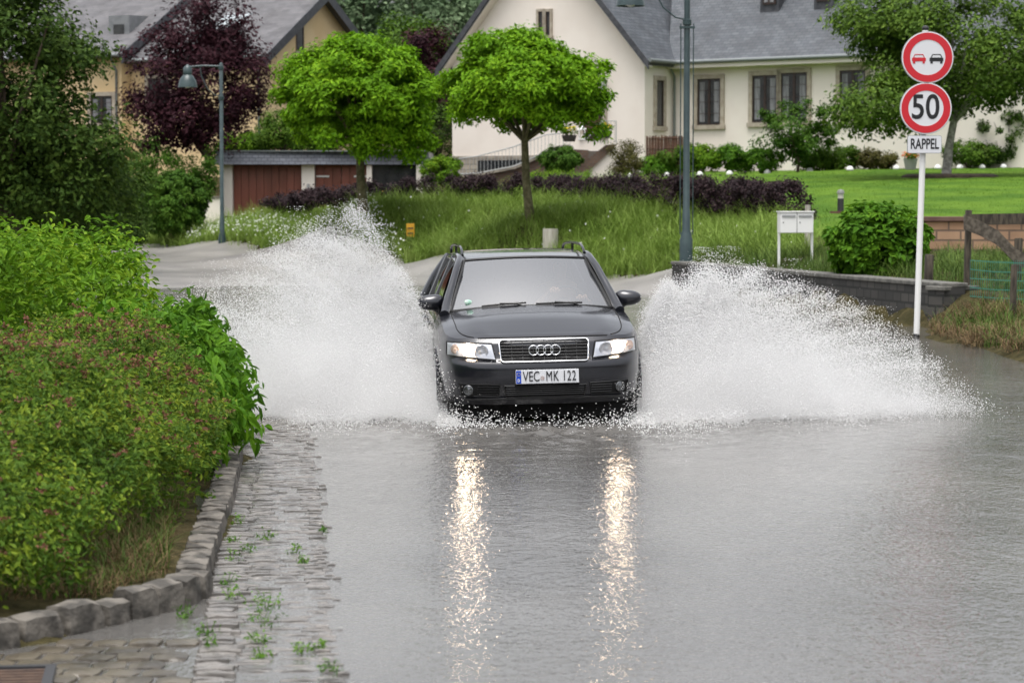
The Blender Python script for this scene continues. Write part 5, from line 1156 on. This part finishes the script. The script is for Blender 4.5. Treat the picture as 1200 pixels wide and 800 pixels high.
def hsp(X, Y): d = edge_dist(X, Y, SP); return (.35 + .55*np.clip(d/.45, 0, 1)**.6) * (1 + .10*np.sin(X*4+Y*2.3)+.06*np.sin(Y*7-X*3)) * np.interp(Y, [8.7, 9.8, 11, 12.6, 17], [.42, .52, .68, .9, .96]) 
spt, scc = heap('spiraea_bush', SP, hsp, 235000, .034, LM['spir'], 'low wide spiraea bush with faded pink flower heads behind the kerb', 'bush', aspect=.48, cs=.11)
k = rng.random(len(scc)) < .95; top = scc[k]; topz = hsp(top[:, 0], top[:, 1]) + .1
nfl = 5200; ci = rng.integers(0, len(top), nfl); fcn = top[ci] + rng.normal(0, .05, (nfl, 3)); fcn[:, 2] = topz[ci] + rng.uniform(-.07, .05, nfl)
keep = (fcn[:, 1] > 13.2) | (rng.random(nfl) < .3); fcn = fcn[keep]; per = 22
C_ = np.repeat(fcn, per, 0) + sph(len(fcn)*per) * np.array([.030, .030, .016]) * rng.random((len(fcn)*per, 1)) - np.array(spt.location)
leaf_mesh('flower_heads', C_, sph(len(C_)) + np.array([0, 0, .6]), .014*(.6+.8*rng.random(len(C_))), LM['pink'], spt, .8)
LS = [(-8, 17.6), (-4.0, 17.6), (-3.1, 18.2), (-2.95, 20), (-3.3, 22.5), (-4.6, 24.6), (-8.5, 26.5), (-10, 22)]
def hls(X, Y): d = edge_dist(X, Y, LS); return (.75 + .82*np.clip(d/.4, 0, 1)**.6) * (1 + .06*np.sin(X*3+Y*2)+.04*np.sin(Y*5-X*4)) * np.interp(Y, [17.6, 20, 25, 27], [.92, .92, .80, .65])
heap('lime_shrub', LS, hls, 70000, .075, LM['lime'], 'tall lime green leafy shrub behind the spiraea at the left edge', 'shrub', aspect=.42, depth=.5, cs=.2)
VS = [(-3.6, 17.35), (-2.3, 17.3), (-2.02, 17.9), (-2.2, 19.5), (-2.75, 21.6), (-3.6, 24.4), (-4.4, 24.6), (-3.4, 22.3), (-3.0, 19.8), (-3.4, 18.0)]
def hvs(X, Y): d = edge_dist(X, Y, VS); return (.30 + .55*np.clip(d/.3, 0, 1)**.6) * (1 + .1*np.sin(X*5+Y*3))
heap('broadleaf_shrub', VS, hvs, 15000, .085, LM['near'], 'bright green shrub with drooping pointed leaves overhanging the kerb and water', 'shrub', aspect=.46, depth=.6, cs=.17, droop=.5)
BS = [(-2.5, 16.0), (-1.95, 15.9), (-1.78, 16.8), (-1.92, 17.9), (-2.5, 18.2)]
def hbs(X, Y): return .30 + .30*np.clip(edge_dist(X, Y, BS)/.15, 0, 1) + .1*np.sin(Y*9)
heap('hanging_shrub', BS, hbs, 1500, .095, LM['near'], 'small leafy shoots hanging over the kerb edge beside the spiraea', 'shrub', aspect=.42, depth=.8, cs=.13, droop=.8)
# dry grass strip and weeds
m = [(-2.6, 10.3), (-1.9, 10.9), (-1.65, 11.6), (-1.85, 13.2), (-2.05, 15.2), (-2.35, 15), (-2.3, 13), (-2.6, 12.2)]
tag(blades('dry_grass', scatter(m, 5200), .13, LM['hay'], .006, 1.5), 'dry straw grass tufts between the bush and kerb', 'grass', kind='stuff')
LABW = ['weed tuft in the gutter nearest the corner of the kerb', 'tall weed growing in the middle of the gutter', 'flat weed tuft low in the gutter']
for i, (px, py, s_) in enumerate(((306, 735, .10), (310, 716, .08), (300, 757, .05), (352, 770, .05), (372, 765, .04), (242, 748, .06), (243, 765, .05), (263, 690, .07), (270, 660, .06), (277, 618, .06), (290, 650, .05), (345, 650, .045), (352, 661, .04), (375, 626, .03), (310, 635, .06), (305, 776, .05), (268, 708, .07), (214, 727, .06), (385, 792, .05), (272, 640, .05))):
    D = HC * F / (py - 240) ; p = Vector(((px-600)/F*D, D, .0)); t = empty('gutter_weed', p, cat='weed', group='weeds sprouting in the gutter')
    t['label'] = 'small green weed tuft sprouting from the wet gutter setts'
    P, N, _ = clumps((0, 0, s_*.5), (s_*.9, s_*.9, s_*.6), 14, int(30 + s_*420), s_*.4); P[:, 2] = np.abs(P[:, 2]); leaf_mesh('leaves', P, N, .022, LM['near'], t, .4)
    s = MB(); 
    for k in range(3): s.tube([(0, 0, -.01), (rng.normal(0, s_*.4), rng.normal(0, s_*.4), s_)], .002, 4)
    s.build('stem', LM['near'], t)
tag(blades('bed_weeds', scatter(m, 2600), .15, LM['verge'], .007, 1.2), 'sparse green grass blades along the inside of the kerb', 'grass', kind='stuff')
# grass bank
GB = foot_xy + [W(950, 296, 46.5)[:2], W(945, 262, 52)[:2], W(900, 250, 60)[:2], W(800, 235, 68)[:2], W(700, 225, 74)[:2], W(600, 222, 76)[:2], W(480, 232, 76)[:2], W(300, 240, 84)[:2], W(205, 262, 85)[:2]]
GB = [(p[0], p[1]) for p in GB]
P1 = scatter(GB, 90000); tag(blades('long_grass', P1, .42, LM['grass'], .022, 1.35, (.25, -.35)), 'long lodged green grass covering the bank behind the car', 'grass', kind='stuff')
P1 = scatter(GB, 420); ci = rng.integers(0, len(P1), 26000); P2 = P1[ci] + rng.normal(0, .26, (26000, 2))
tuft_dir = rng.uniform(-1, 1, (420, 2))[ci]; o = blades('grass_tufts', P2, .68, LM['grass'], .018, 1.35, (0, -.2)); tag(o, 'thick bent grass tufts standing out on the bank', 'grass', kind='stuff')
FB = [(foot_xy[i][0], foot_xy[i][1]) for i in (1, 2, 3)] + [W(440, 262, 70)[:2], W(320, 255, 78)[:2], W(215, 270, 84)[:2]]
Pf = scatter([(p[0], p[1]) for p in FB], 900); z = hts(Pf[:, 0], Pf[:, 1]) + rng.uniform(.2, .45, 900)
o = leaf_mesh('wild_flowers', np.column_stack([Pf, z]), sph(900) + np.array([0, -.6, .8]), .07, leafmat('white wild flower', [(.6, .6, .58), (.75, .75, .72)]), None, .9); tag(o, 'small white wild flowers scattered through the grass bank', 'flowers', kind='stuff')
Pf = scatter(GB, 160); z = hts(Pf[:, 0], Pf[:, 1]) + .3; o = leaf_mesh('daisies', np.column_stack([Pf, z]), sph(160) + np.array([0, -.6, .8]), .06, MATS.get('white gloss paint'), None, .9); tag(o, 'few white daisies dotted over the bank', 'flowers', kind='stuff')
# right verge grass
VG = [(5.95, 34.5), (6.05, 30), (6.2, 26), (8.5, 26), (14, 34), (14, 49.6), (8.7, 49.6), (7.2, 41), (7.1, 36.8), (6.9, 35.4)]
tag(blades('verge_grass', scatter(VG, 20000), .34, LM['verge'], .014, 1.1), 'rough green grass behind the wire mesh on the right', 'grass', kind='stuff')
DB = [(5.75, 35.2), (5.8, 32), (5.95, 28.5), (7.4, 29), (7.6, 34.8), (6.6, 35.6)]
P1 = scatter(DB, 22); ci = rng.integers(0, 22, 5200); P2 = P1[ci] + rng.normal(0, .22, (5200, 2)); P2 = P2[inpoly(P2[:, 0], P2[:, 1], DB)]
tag(blades('washed_up_straw', P2, .20, LM['hay'], .010, 1.9, z=hts(P2[:, 0], P2[:, 1]) + rng.uniform(0, .12, len(P2))), 'brown dead straw heaped along the right verge by the sign', 'debris', kind='stuff')
# creeping greenery over the low wall's back
WG = [(3.7, 50.3), (4.5, 46.8), (5.25, 43.4), (6.1, 39.6), (6.8, 37.2), (7.6, 40), (6.2, 47), (5, 52)]
tag(blades('wall_grass', scatter(WG, 5200), .34, LM['verge'], .014, 1.0), 'grass standing behind the low stone wall', 'grass', kind='stuff')

def mow(n=50000):
    P = scatter(LAWN[:5] + [(18, 88), (18, 50.3), (8, 50.3), (7.6, 48)], n); return tag(blades('lawn_blades', P, .05, leafmat('lawn blade', [(.05, .11, .01), (.085, .165, .016), (.125, .21, .024)], .4, .7, .5), .014, .7, seg=2), 'short mown grass blades of the lawn', 'grass', kind='stuff')
mow()
# barberry hedges
def hp(pxs, D, dz=0): return [(W(px, yb, d)[0], d, W(px, yb, d)[2], (yb-yt)*d/F) for (px, yt, yb), d in zip(pxs, D)]
hedge('barberry_hedge', hp([(318, 232, 246), (360, 222, 242), (430, 212, 238), (520, 204, 238), (615, 203, 238)], [79, 77, 73, 72, 70]), .9, 22000, .09, LM['barb'], 'dark purple hedge left of the right globe tree, before the garages')
hedge('barberry_hedge', hp([(640, 205, 222), (700, 205, 238), (780, 205, 240), (850, 205, 246), (905, 207, 256), (928, 214, 263)], [71, 67, 62, 59, 56, 54.5]), 1.1, 30000, .085, LM['barb'], 'dark purple hedge right of the right globe tree, ending before the lawn')
hedge('garden_hedge', hp([(100, 178, 250), (180, 172, 250), (252, 176, 250)], [86, 86.5, 87]), 1.4, 12000, .10, LM['box'], 'bright green hedge behind the round clipped bush, below the purple tree', cs=.28)
shrub('clipped_bush', W(202, 279, 80), 90/F*80, 84/F*80, 17000, .085, LM['box'], 'large rounded clipped dark green bush left of the slender lamp post', cs=.16, inner=.8)
shrub('garden_shrub', W(110, 285, 72), 3.0, 2.7, 9000, .10, LM['mid'], 'loose green shrub between the round bush and the big dark tree', cs=.3)
shrub('garden_shrub', W(30, 285, 66), 3.8, 3.0, 9000, .10, LM['dark'], 'dark green shrub under the big tree at the left edge', cs=.3)
shrub('garden_shrub', W(128, 284, 74), 1.8, 1.6, 5000, .09, LM['mid'], 'small green shrub at the left foot of the round clipped bush', cs=.25)
hedge('dark_hedge', hp([(-60, 205, 290), (0, 205, 290), (60, 208, 290), (130, 215, 288)], [66, 66, 68, 70]), 2.0, 16000, .11, LM['dark'], 'dark uneven hedge below the tall tree at the left edge', cs=.3)
shrub('low_shrub', W(128, 292, 68), 2.4, 1.2, 4500, .08, LM['dark'], 'low dark shrub beside the sandy drive entrance', cs=.22)
# shrubs before the ochre house
shrub('garden_shrub', W(330, 182, 92), 2.6, 1.6, 4500, .11, LM['mid'], 'green shrub above the left garage roof', cs=.3); shrub('garden_shrub', W(375, 182, 93), 2.6, 1.7, 4500, .11, LM['box'], 'dark green shrub above the garage roof, behind the left globe tree', cs=.3); shrub('garden_shrub', W(285, 182, 93), 2.2, .9, 3000, .10, LM['lime'], 'low bright green shrub above the left end of the garage roof', cs=.25)
shrub('round_bush', W(519, 216, 80), 52/F*80, 32/F*80, 5000, .075, LM['lime'], 'round pale green bush right of the garages', cs=.14, inner=.8)
shrub('round_bush', W(657, 204, 80), 52/F*80, 35/F*80, 6000, .07, LM['box'], 'round green bush right of the globe tree trunk, before the steps', cs=.13, inner=.82)
hedge('low_hedge', hp([(622, 200, 214), (660, 199, 213), (690, 200, 212)], [77, 77, 77]), .6, 3000, .06, LM['lime'], 'low clipped green edging below the round bush by the steps')
shrub('bronze_shrub', W(733, 208, 80), 46/F*80, 46/F*80, 2600, .06, LM['bronze'], 'thin twiggy bronze shrub left of the woven screen', cs=.25)
for px, yt, yb, w_, lmn, lab in ((768, 186, 208, 34, 'near', 'low green plant before the woven screen'), (795, 168, 206, 40, 'mid', 'green shrub just behind the tall lamp post'), (822, 170, 202, 32, 'lime', 'yellow green shrub below the first window'),
        (855, 172, 202, 34, 'near', 'bright green shrub between the windows'), (893, 176, 202, 44, 'near', 'bright green mounded shrub below the double window'), (958, 174, 201, 40, 'mid', 'dark leafy bed plant under the spreading bush'),
        (985, 172, 199, 44, 'mid', 'green bed plant left of the flower pot'), (1025, 176, 198, 40, 'bronze', 'dull bronze green plant left of the sign'), (1135, 166, 196, 50, 'mid', 'dark green shrub right of the pale trunk'), (1182, 128, 192, 58, 'dark', 'dark shrub at the right edge of the lawn'), (1160, 172, 194, 40, 'dark', 'low dark plant near the right end of the bed')):
    D = 84.6; shrub('bed_shrub', W(px, yb, D), w_*1.35/F*D, (yb-yt)*1.08/F*D, 2800, .085, LM[lmn], lab, cs=.2, group='shrubs in the flower bed of the cream house')
tree('spreading_bush', W(935, 200, 83.5), W(935, 152, 83.5), (1.45, 1.0, .98), 9000, .11, LM['box'], m_bark, .05, 'spreading green bush before the double window', cat='bush', clump=50, cs=.3)
# bushy shrub behind the stone wall
shrub('laurel_bush', W(1030, 330, 41), 124/F*41, 90/F*41, 9000, .11, LM['near'], 'big round leafy bush behind the low wall, left of the sign pole', cs=.15, inner=.8, near=True, aspect=.6)
# globe trees
tree('globe_tree', W(425, 242, 68), W(421, 112, 68), (2.08, 2.0, 1.62), 62000, .15, LM['globe'], m_mossbark, .135, 'left of the two bright green globe trees, before the garages', group='globe trees on the bank', clump=210, cs=.34, inner=.58, low=-.75, split=.1, aspect=.42,
     extra=((W(450, 150, 68), (1.35, 1.4, 1.05), 60, 12000), (W(365, 84, 68), (.75, 1, .55), 25, 3000)))
tree('globe_tree', W(621, 259, 62), W(614, 107, 62), (2.0, 2.0, 1.42), 60000, .14, LM['globe'], m_mossbark, .115, 'right of the two bright green globe trees, before the cream gable', group='globe trees on the bank', clump=210, cs=.33, inner=.58, low=-.6, split=.1, aspect=.42,
     extra=((W(652, 110, 62), (.8, 1.1, .4), 34, 3000), (W(600, 60, 62), (1.2, 1.2, .45), 40, 4000)))
# purple tree
tree('purple_tree', W(245, 190, 88), W(232, 95, 88), (2.6, 2.2, 2.6), 17000, .16, LM['purple'], m_bark, .13, 'large dark purple leaved tree before the ochre house', clump=110, cs=.65, inner=.35, low=-.95,
     extra=((W(262, 35, 88), (1.5, 1.3, 1.9), 40, 5500), (W(200, 140, 88), (1.8, 1.5, 1.3), 40, 5000)))
# big dark tree, left edge
tree('dark_maple', W(20, 280, 60), W(0, 90, 60), (2.2, 2.4, 3.6), 20000, .15, LM['dark'], m_bark, .2, 'tall dark green tree filling the upper left corner', clump=110, cs=.7, inner=.3, low=-1,
     extra=((W(60, 150, 60), (1.3, 1.6, 1.0), 30, 4000), (W(112, 172, 60), (1.0, 1.2, .45), 20, 1600), (W(72, 62, 60), (1.3, 1.2, .7), 24, 3000), (W(40, 215, 60), (2.0, 1.8, 1.2), 40, 6000), (W(110, 225, 62), (1.6, 1.8, .9), 30, 4500)))
# tree on the lawn
tree('broadleaf_tree', W(1109, 206, 76), W(1120, 50, 76), (3.1, 2.8, 2.6), 24000, .15, LM['birch'], m_palebark, .15, 'wide green tree with pale trunk on the lawn behind the sign', clump=130, cs=.6, inner=.3, low=-.85, split=.0,
     extra=((W(1035, 128, 74), (1.7, 1.5, 1.0), 36, 5000), (W(1030, 30, 76), (1.5, 1.5, 1.0), 30, 4000), (W(1180, 90, 76), (1.8, 1.8, 1.6), 36, 5000), (W(1090, 110, 76), (1.4, 1.4, 1.0), 24, 3500)))
p = W(1113, 207, 76); tb = MB().lathe([(0, .08), (1.35, .08), (1.5, .02), (1.52, -.25)], 26).build('soil', mat('dark bed soil', (.03, .02, .014), (.06, .045, .03), scale=6, rough=.95), empty('tree_bed', p, label='round dark soil bed with a low edge around the pale trunk', cat='tree bed'))
# behind, between the houses
tree('plum_tree', W(500, 205, 100), W(505, 90, 100), (1.6, 1.8, 2.2), 9000, .17, LM['purple'], m_bark, .12, 'dark purple tree between the left globe tree and the cream gable', clump=60, cs=.6, inner=.3)
tree('garden_tree', W(480, 205, 104), W(470, 65, 104), (2.0, 2, 1.6), 8000, .17, LM['mid'], m_bark, .12, 'green tree top behind the left globe tree', clump=50, cs=.6)
tree('garden_tree', W(520, 205, 98), W(512, 165, 98), (1.5, 1.6, 1.5), 7000, .14, LM['dark'], m_bark, .1, 'dark green tree close to the left corner of the cream house', clump=50, cs=.5)
LWD = ['tall far tree above the ochre gable, left one', 'far tree rising behind the ochre gable peak', 'tall far tree in the gap between the houses, left', 'tall far tree in the middle of the gap between the houses', 'far tree against the cream roof edge', 'far tree top above the ochre roof ridge', 'far tree at the top left behind the ochre roof', 'far dark tree behind the upper right corner']
for (px, D, w_, yt, n), lab in zip(((385, 150, 3.2, -40, 8000), (420, 142, 3.4, -60, 8500), (462, 150, 3.2, -50, 8000), (505, 138, 3.2, -30, 8000), (548, 148, 3.6, -70, 8500), (300, 145, 4.2, -20, 6000), (95, 140, 5.5, -25, 7000), (1190, 130, 4.5, 20, 6000)), LWD):
    g = at(px, D); zt = W(px, yt, D).z; H = zt - g.z
    tree('far_tree', g, (g.x, g.y, g.z + H*.60), (w_, w_, H*.42), n, .32, LM['wood'], m_bark, .3, lab, group='far trees behind the houses', clump=90, cs=1.0, inner=.25, flat=1)

# ------------------------------------------------------------------ spray thrown up by the front wheels
m_spray, _n, _l, _o = nt('white water spray')
_d = _n.new('ShaderNodeBsdfDiffuse'); _t = _n.new('ShaderNodeBsdfTranslucent'); _x = _n.new('ShaderNodeMixShader'); _x.inputs[0].default_value = .45
_d.inputs[0].default_value = (.96, .96, .96, 1); _t.inputs[0].default_value = (.97, .97, .97, 1); _l.new(_d.outputs[0], _x.inputs[1]); _l.new(_t.outputs[0], _x.inputs[2]); _l.new(_x.outputs[0], _o.inputs[0])
def dropmesh(name, P, r, label, stretch=None):
    n = len(P); T = np.array([(1, 0, -.7), (-1, 0, -.7), (0, 1, .7), (0, -1, .7)]); T = T / np.linalg.norm(T[0])
    Fq = np.array([(0, 2, 3), (1, 3, 2), (0, 1, 2), (0, 3, 1)])
    ang = rng.uniform(0, 2*np.pi, n); c, s = np.cos(ang), np.sin(ang)
    X = T[None, :, 0]*c[:, None] - T[None, :, 1]*s[:, None]; Y = T[None, :, 0]*s[:, None] + T[None, :, 1]*c[:, None]; Z = np.broadcast_to(T[None, :, 2], X.shape)
    V = P[:, None, :] + np.stack([X, Y, Z], -1) * r[:, None, None]*1.25
    Fc = (np.arange(n)*4)[:, None, None] + Fq[None]
    return tag(npmesh(name, V.reshape(-1, 3), Fc.reshape(-1, 3), m_spray, smooth=True), label, 'spray', kind='stuff')
def mist(xw, sg, env_a, env_h, base_y, drift, D0=14.0):
    m, n, l, o = nt('spray mist'); g = n.new('ShaderNodeNewGeometry'); sp = n.new('ShaderNodeSeparateXYZ'); l.new(g.outputs['Position'], sp.inputs[0])
    def M(op, a, b=None, c=None, clamp=False):
        k = n.new('ShaderNodeMath'); k.operation = op; k.use_clamp = clamp
        for i, v in enumerate((a, b, c)):
            if v is None: continue
            if isinstance(v, (int, float)): k.inputs[i].default_value = v
            else: l.new(v, k.inputs[i])
        return k.outputs[0]
    a = M('MULTIPLY', M('SUBTRACT', sp.outputs[0], float(xw)), float(sg)); amax = float(env_a[-1])
    fc = n.new('ShaderNodeFloatCurve'); cv = fc.mapping.curves[0]
    pts = [(x/amax, h/2.0) for x, h in zip(env_a, env_h) if x > 0.01]; cv.points[0].location = (0, float(env_h[0])/2); cv.points[1].location = pts[-1]
    for q in pts[:-1]: cv.points.new(float(q[0]), float(q[1]))
    fc.mapping.update(); l.new(M('DIVIDE', a, amax), fc.inputs[1]); H = M('MULTIPLY', fc.outputs[0], 2.0)
    t = M('DIVIDE', sp.outputs[2], M('MAXIMUM', H, .05))
    ns_ = n.new('ShaderNodeTexNoise'); ns_.inputs['Scale'].default_value = 3.2; ns_.inputs['Detail'].default_value = 5; ns_.inputs['Roughness'].default_value = .65; l.new(g.outputs['Position'], ns_.inputs[0])
    f = M('SUBTRACT', 1.0, M('ADD', t, M('MULTIPLY', M('SUBTRACT', ns_.outputs[0], .5), .9)), clamp=True); f = M('POWER', f, 2.2)
    side = M('MULTIPLY', M('MULTIPLY_ADD', a, 6.0, .35, clamp=True), M('POWER', M('SUBTRACT', 1.0, M('DIVIDE', a, amax), clamp=True), 1.1))
    yc = M('ADD', M('MULTIPLY_ADD', a, float(drift), float(base_y)), M('MULTIPLY', sp.outputs[2], .45)); dy = M('SUBTRACT', sp.outputs[1], yc)
    dep = M('EXPONENT', M('MULTIPLY', M('MULTIPLY', dy, dy), -5.0))
    den = M('MULTIPLY', M('MULTIPLY', f, side), M('MULTIPLY', dep, D0))
    v = n.new('ShaderNodeVolumePrincipled'); v.inputs['Color'].default_value = (.985, .985, .985, 1); v.inputs['Anisotropy'].default_value = .1; l.new(den, v.inputs['Density']); l.new(v.outputs[0], o.inputs['Volume'])
    x0, x1 = xw - sg*.06, xw + sg*amax; x0, x1 = min(x0, x1), max(x0, x1)
    tag(MB().box((x0, base_y-.75, .03), (x1, base_y+.75+amax*drift+.5, float(max(env_h))*1.12)).build('spray_mist', m), 'fine white mist hanging inside the spray ' + ('left' if sg < 0 else 'right') + ' of the car', 'mist', kind='stuff')
def plume(xw, sg, env_a, env_h, wts, nd, ns, label, base_y=20.9, drift=.15):
    env_a = np.array(env_a); env_h = np.array(env_h)
    def sample_a(n, pw):
        aa = np.linspace(env_a[0], env_a[-1], 400); w = np.interp(aa, env_a, wts) * (np.interp(aa, env_a, env_h) ** pw); cdf = np.cumsum(w); cdf /= cdf[-1]; return np.interp(rng.random(n), cdf, aa)
    # filaments: jets with slightly different slopes give the ragged rim
    K = 46; ja = sample_a(K, .6); jr = rng.uniform(.65, 1.2, K)
    out = []; rad = []
    # dense mist, thinning out smoothly towards the rim
    a = sample_a(nd, 1.0); h = np.interp(a, env_a, env_h) * np.where(rng.random(nd) < .7, np.abs(rng.normal(0, .30, nd)), rng.exponential(.30, nd).clip(0, 1.15))
    rag = 1 + .10*np.sin(a*9+1) + .06*np.sin(a*23)
    P = np.stack([xw + sg*(a + rng.normal(0, .05, nd)), base_y + a*drift + h*.45 + rng.normal(0, .25, nd), h*rag], 1); P[:, 1] += .18*np.sin(a*4.1)*np.exp(-h) + .1*np.sin(a*11); out.append(P); rad.append(rng.uniform(.0016, .0038, nd))
    # single drops, coarser and sparser, beyond the rim
    a = sample_a(ns, .5) + rng.normal(0, .14, ns); h = np.interp(a, env_a, env_h) * np.minimum(rng.beta(2.2, 2.0, ns)*1.2, 1.4); P = np.stack([xw + sg*a, base_y + a*drift + h*.5 + rng.normal(0, .5, ns), h], 1)
    out.append(P); rad.append(rng.uniform(.0018, .0050, ns) * np.where(rng.random(ns) < .05, 1.6, 1))
    # jets
    nj = int(ns*1.5); j = rng.integers(0, K, nj); t = rng.random(nj) ** .8; aj = ja[j]; hj = np.interp(aj, env_a, env_h)*jr[j]; s_ = rng.normal(0, .04, (nj, 3))
    P = np.stack([xw + sg*(aj*(t*.75+.25)), base_y + aj*drift + hj*t*.5, hj*(1-(1-t)**2)], 1) + s_; out.append(P); rad.append(rng.uniform(.002, .0048, nj))
    mist(xw, sg, env_a, env_h, base_y, drift)
    P = np.concatenate(out); r = np.concatenate(rad); k = P[:, 2] > .0; k &= ~((np.abs(P[:, 0]-.2) < .80) & (P[:, 1] > 20.3) & (P[:, 2] > .12)); k &= ~((np.abs(P[:, 0]-.25) < .66) & (P[:, 1] > 19.9))
    return dropmesh('water_spray', P[k], r[k], label)
plume(-.50, -1, [-.05, .15, .35, .6, .95, 1.15, 1.5, 1.9, 2.3, 2.7, 3.2], [.30, .60, .90, 1.28, 1.53, 1.55, 1.32, 1.12, 1.0, .8, .4], [1.2, 1.3, 1.3, 1.3, 1.2, 1.1, 1.0, .8, .55, .3, .1], 185000, 60000, 'tall white fan of spray left of the car')
plume(1.06, 1, [-.05, .1, .3, .6, .9, 1.2, 1.6, 2.0, 2.4, 2.75, 3.1], [.35, .66, .95, 1.15, 1.14, 1.08, .97, .82, .64, .38, .1], [1.2, 1.3, 1.3, 1.2, 1.0, .85, .62, .42, .26, .14, .05], 185000, 75000, 'wide white fan of spray right of the car', drift=.12)
# foam skirt on the surface and drops at the bumper
n = 110000; sgn = np.where(rng.random(n) < .5, -1, 1); a = rng.exponential(1.15, n); xw = np.where(sgn < 0, -.45, 1.02)
yy = 20.50 + a*.10 + .16*np.sin(a*5+sgn) + .10*np.sin(a*13) - rng.exponential(.42, n) * (.45 + .55*np.sin(a*2.3+sgn)**2) * np.exp(-a/4) + rng.random(n)*1.3
P = np.stack([xw + sgn*a, yy, np.abs(rng.normal(0, .05, n))], 1); k = (a < np.where(sgn > 0, 2.7, 3.6)) & (P[:, 0] > -2.35)
dropmesh('foam', P[k], rng.uniform(.002, .0055, n)[k], 'churned white foam on the water under the spray')
n = 5200; P = np.stack([rng.uniform(-.62, 1.18, n), 20.0 + rng.normal(-.12, .22, n), np.abs(rng.normal(0, .06, n))], 1); e = np.abs((P[:, 0]-.28)/.9); k = rng.random(n) < (.12 + .9*e**2.5)
dropmesh('splash_drops', P[k], rng.uniform(.003, .008, n)[k], 'small drops splashing under the front bumper')
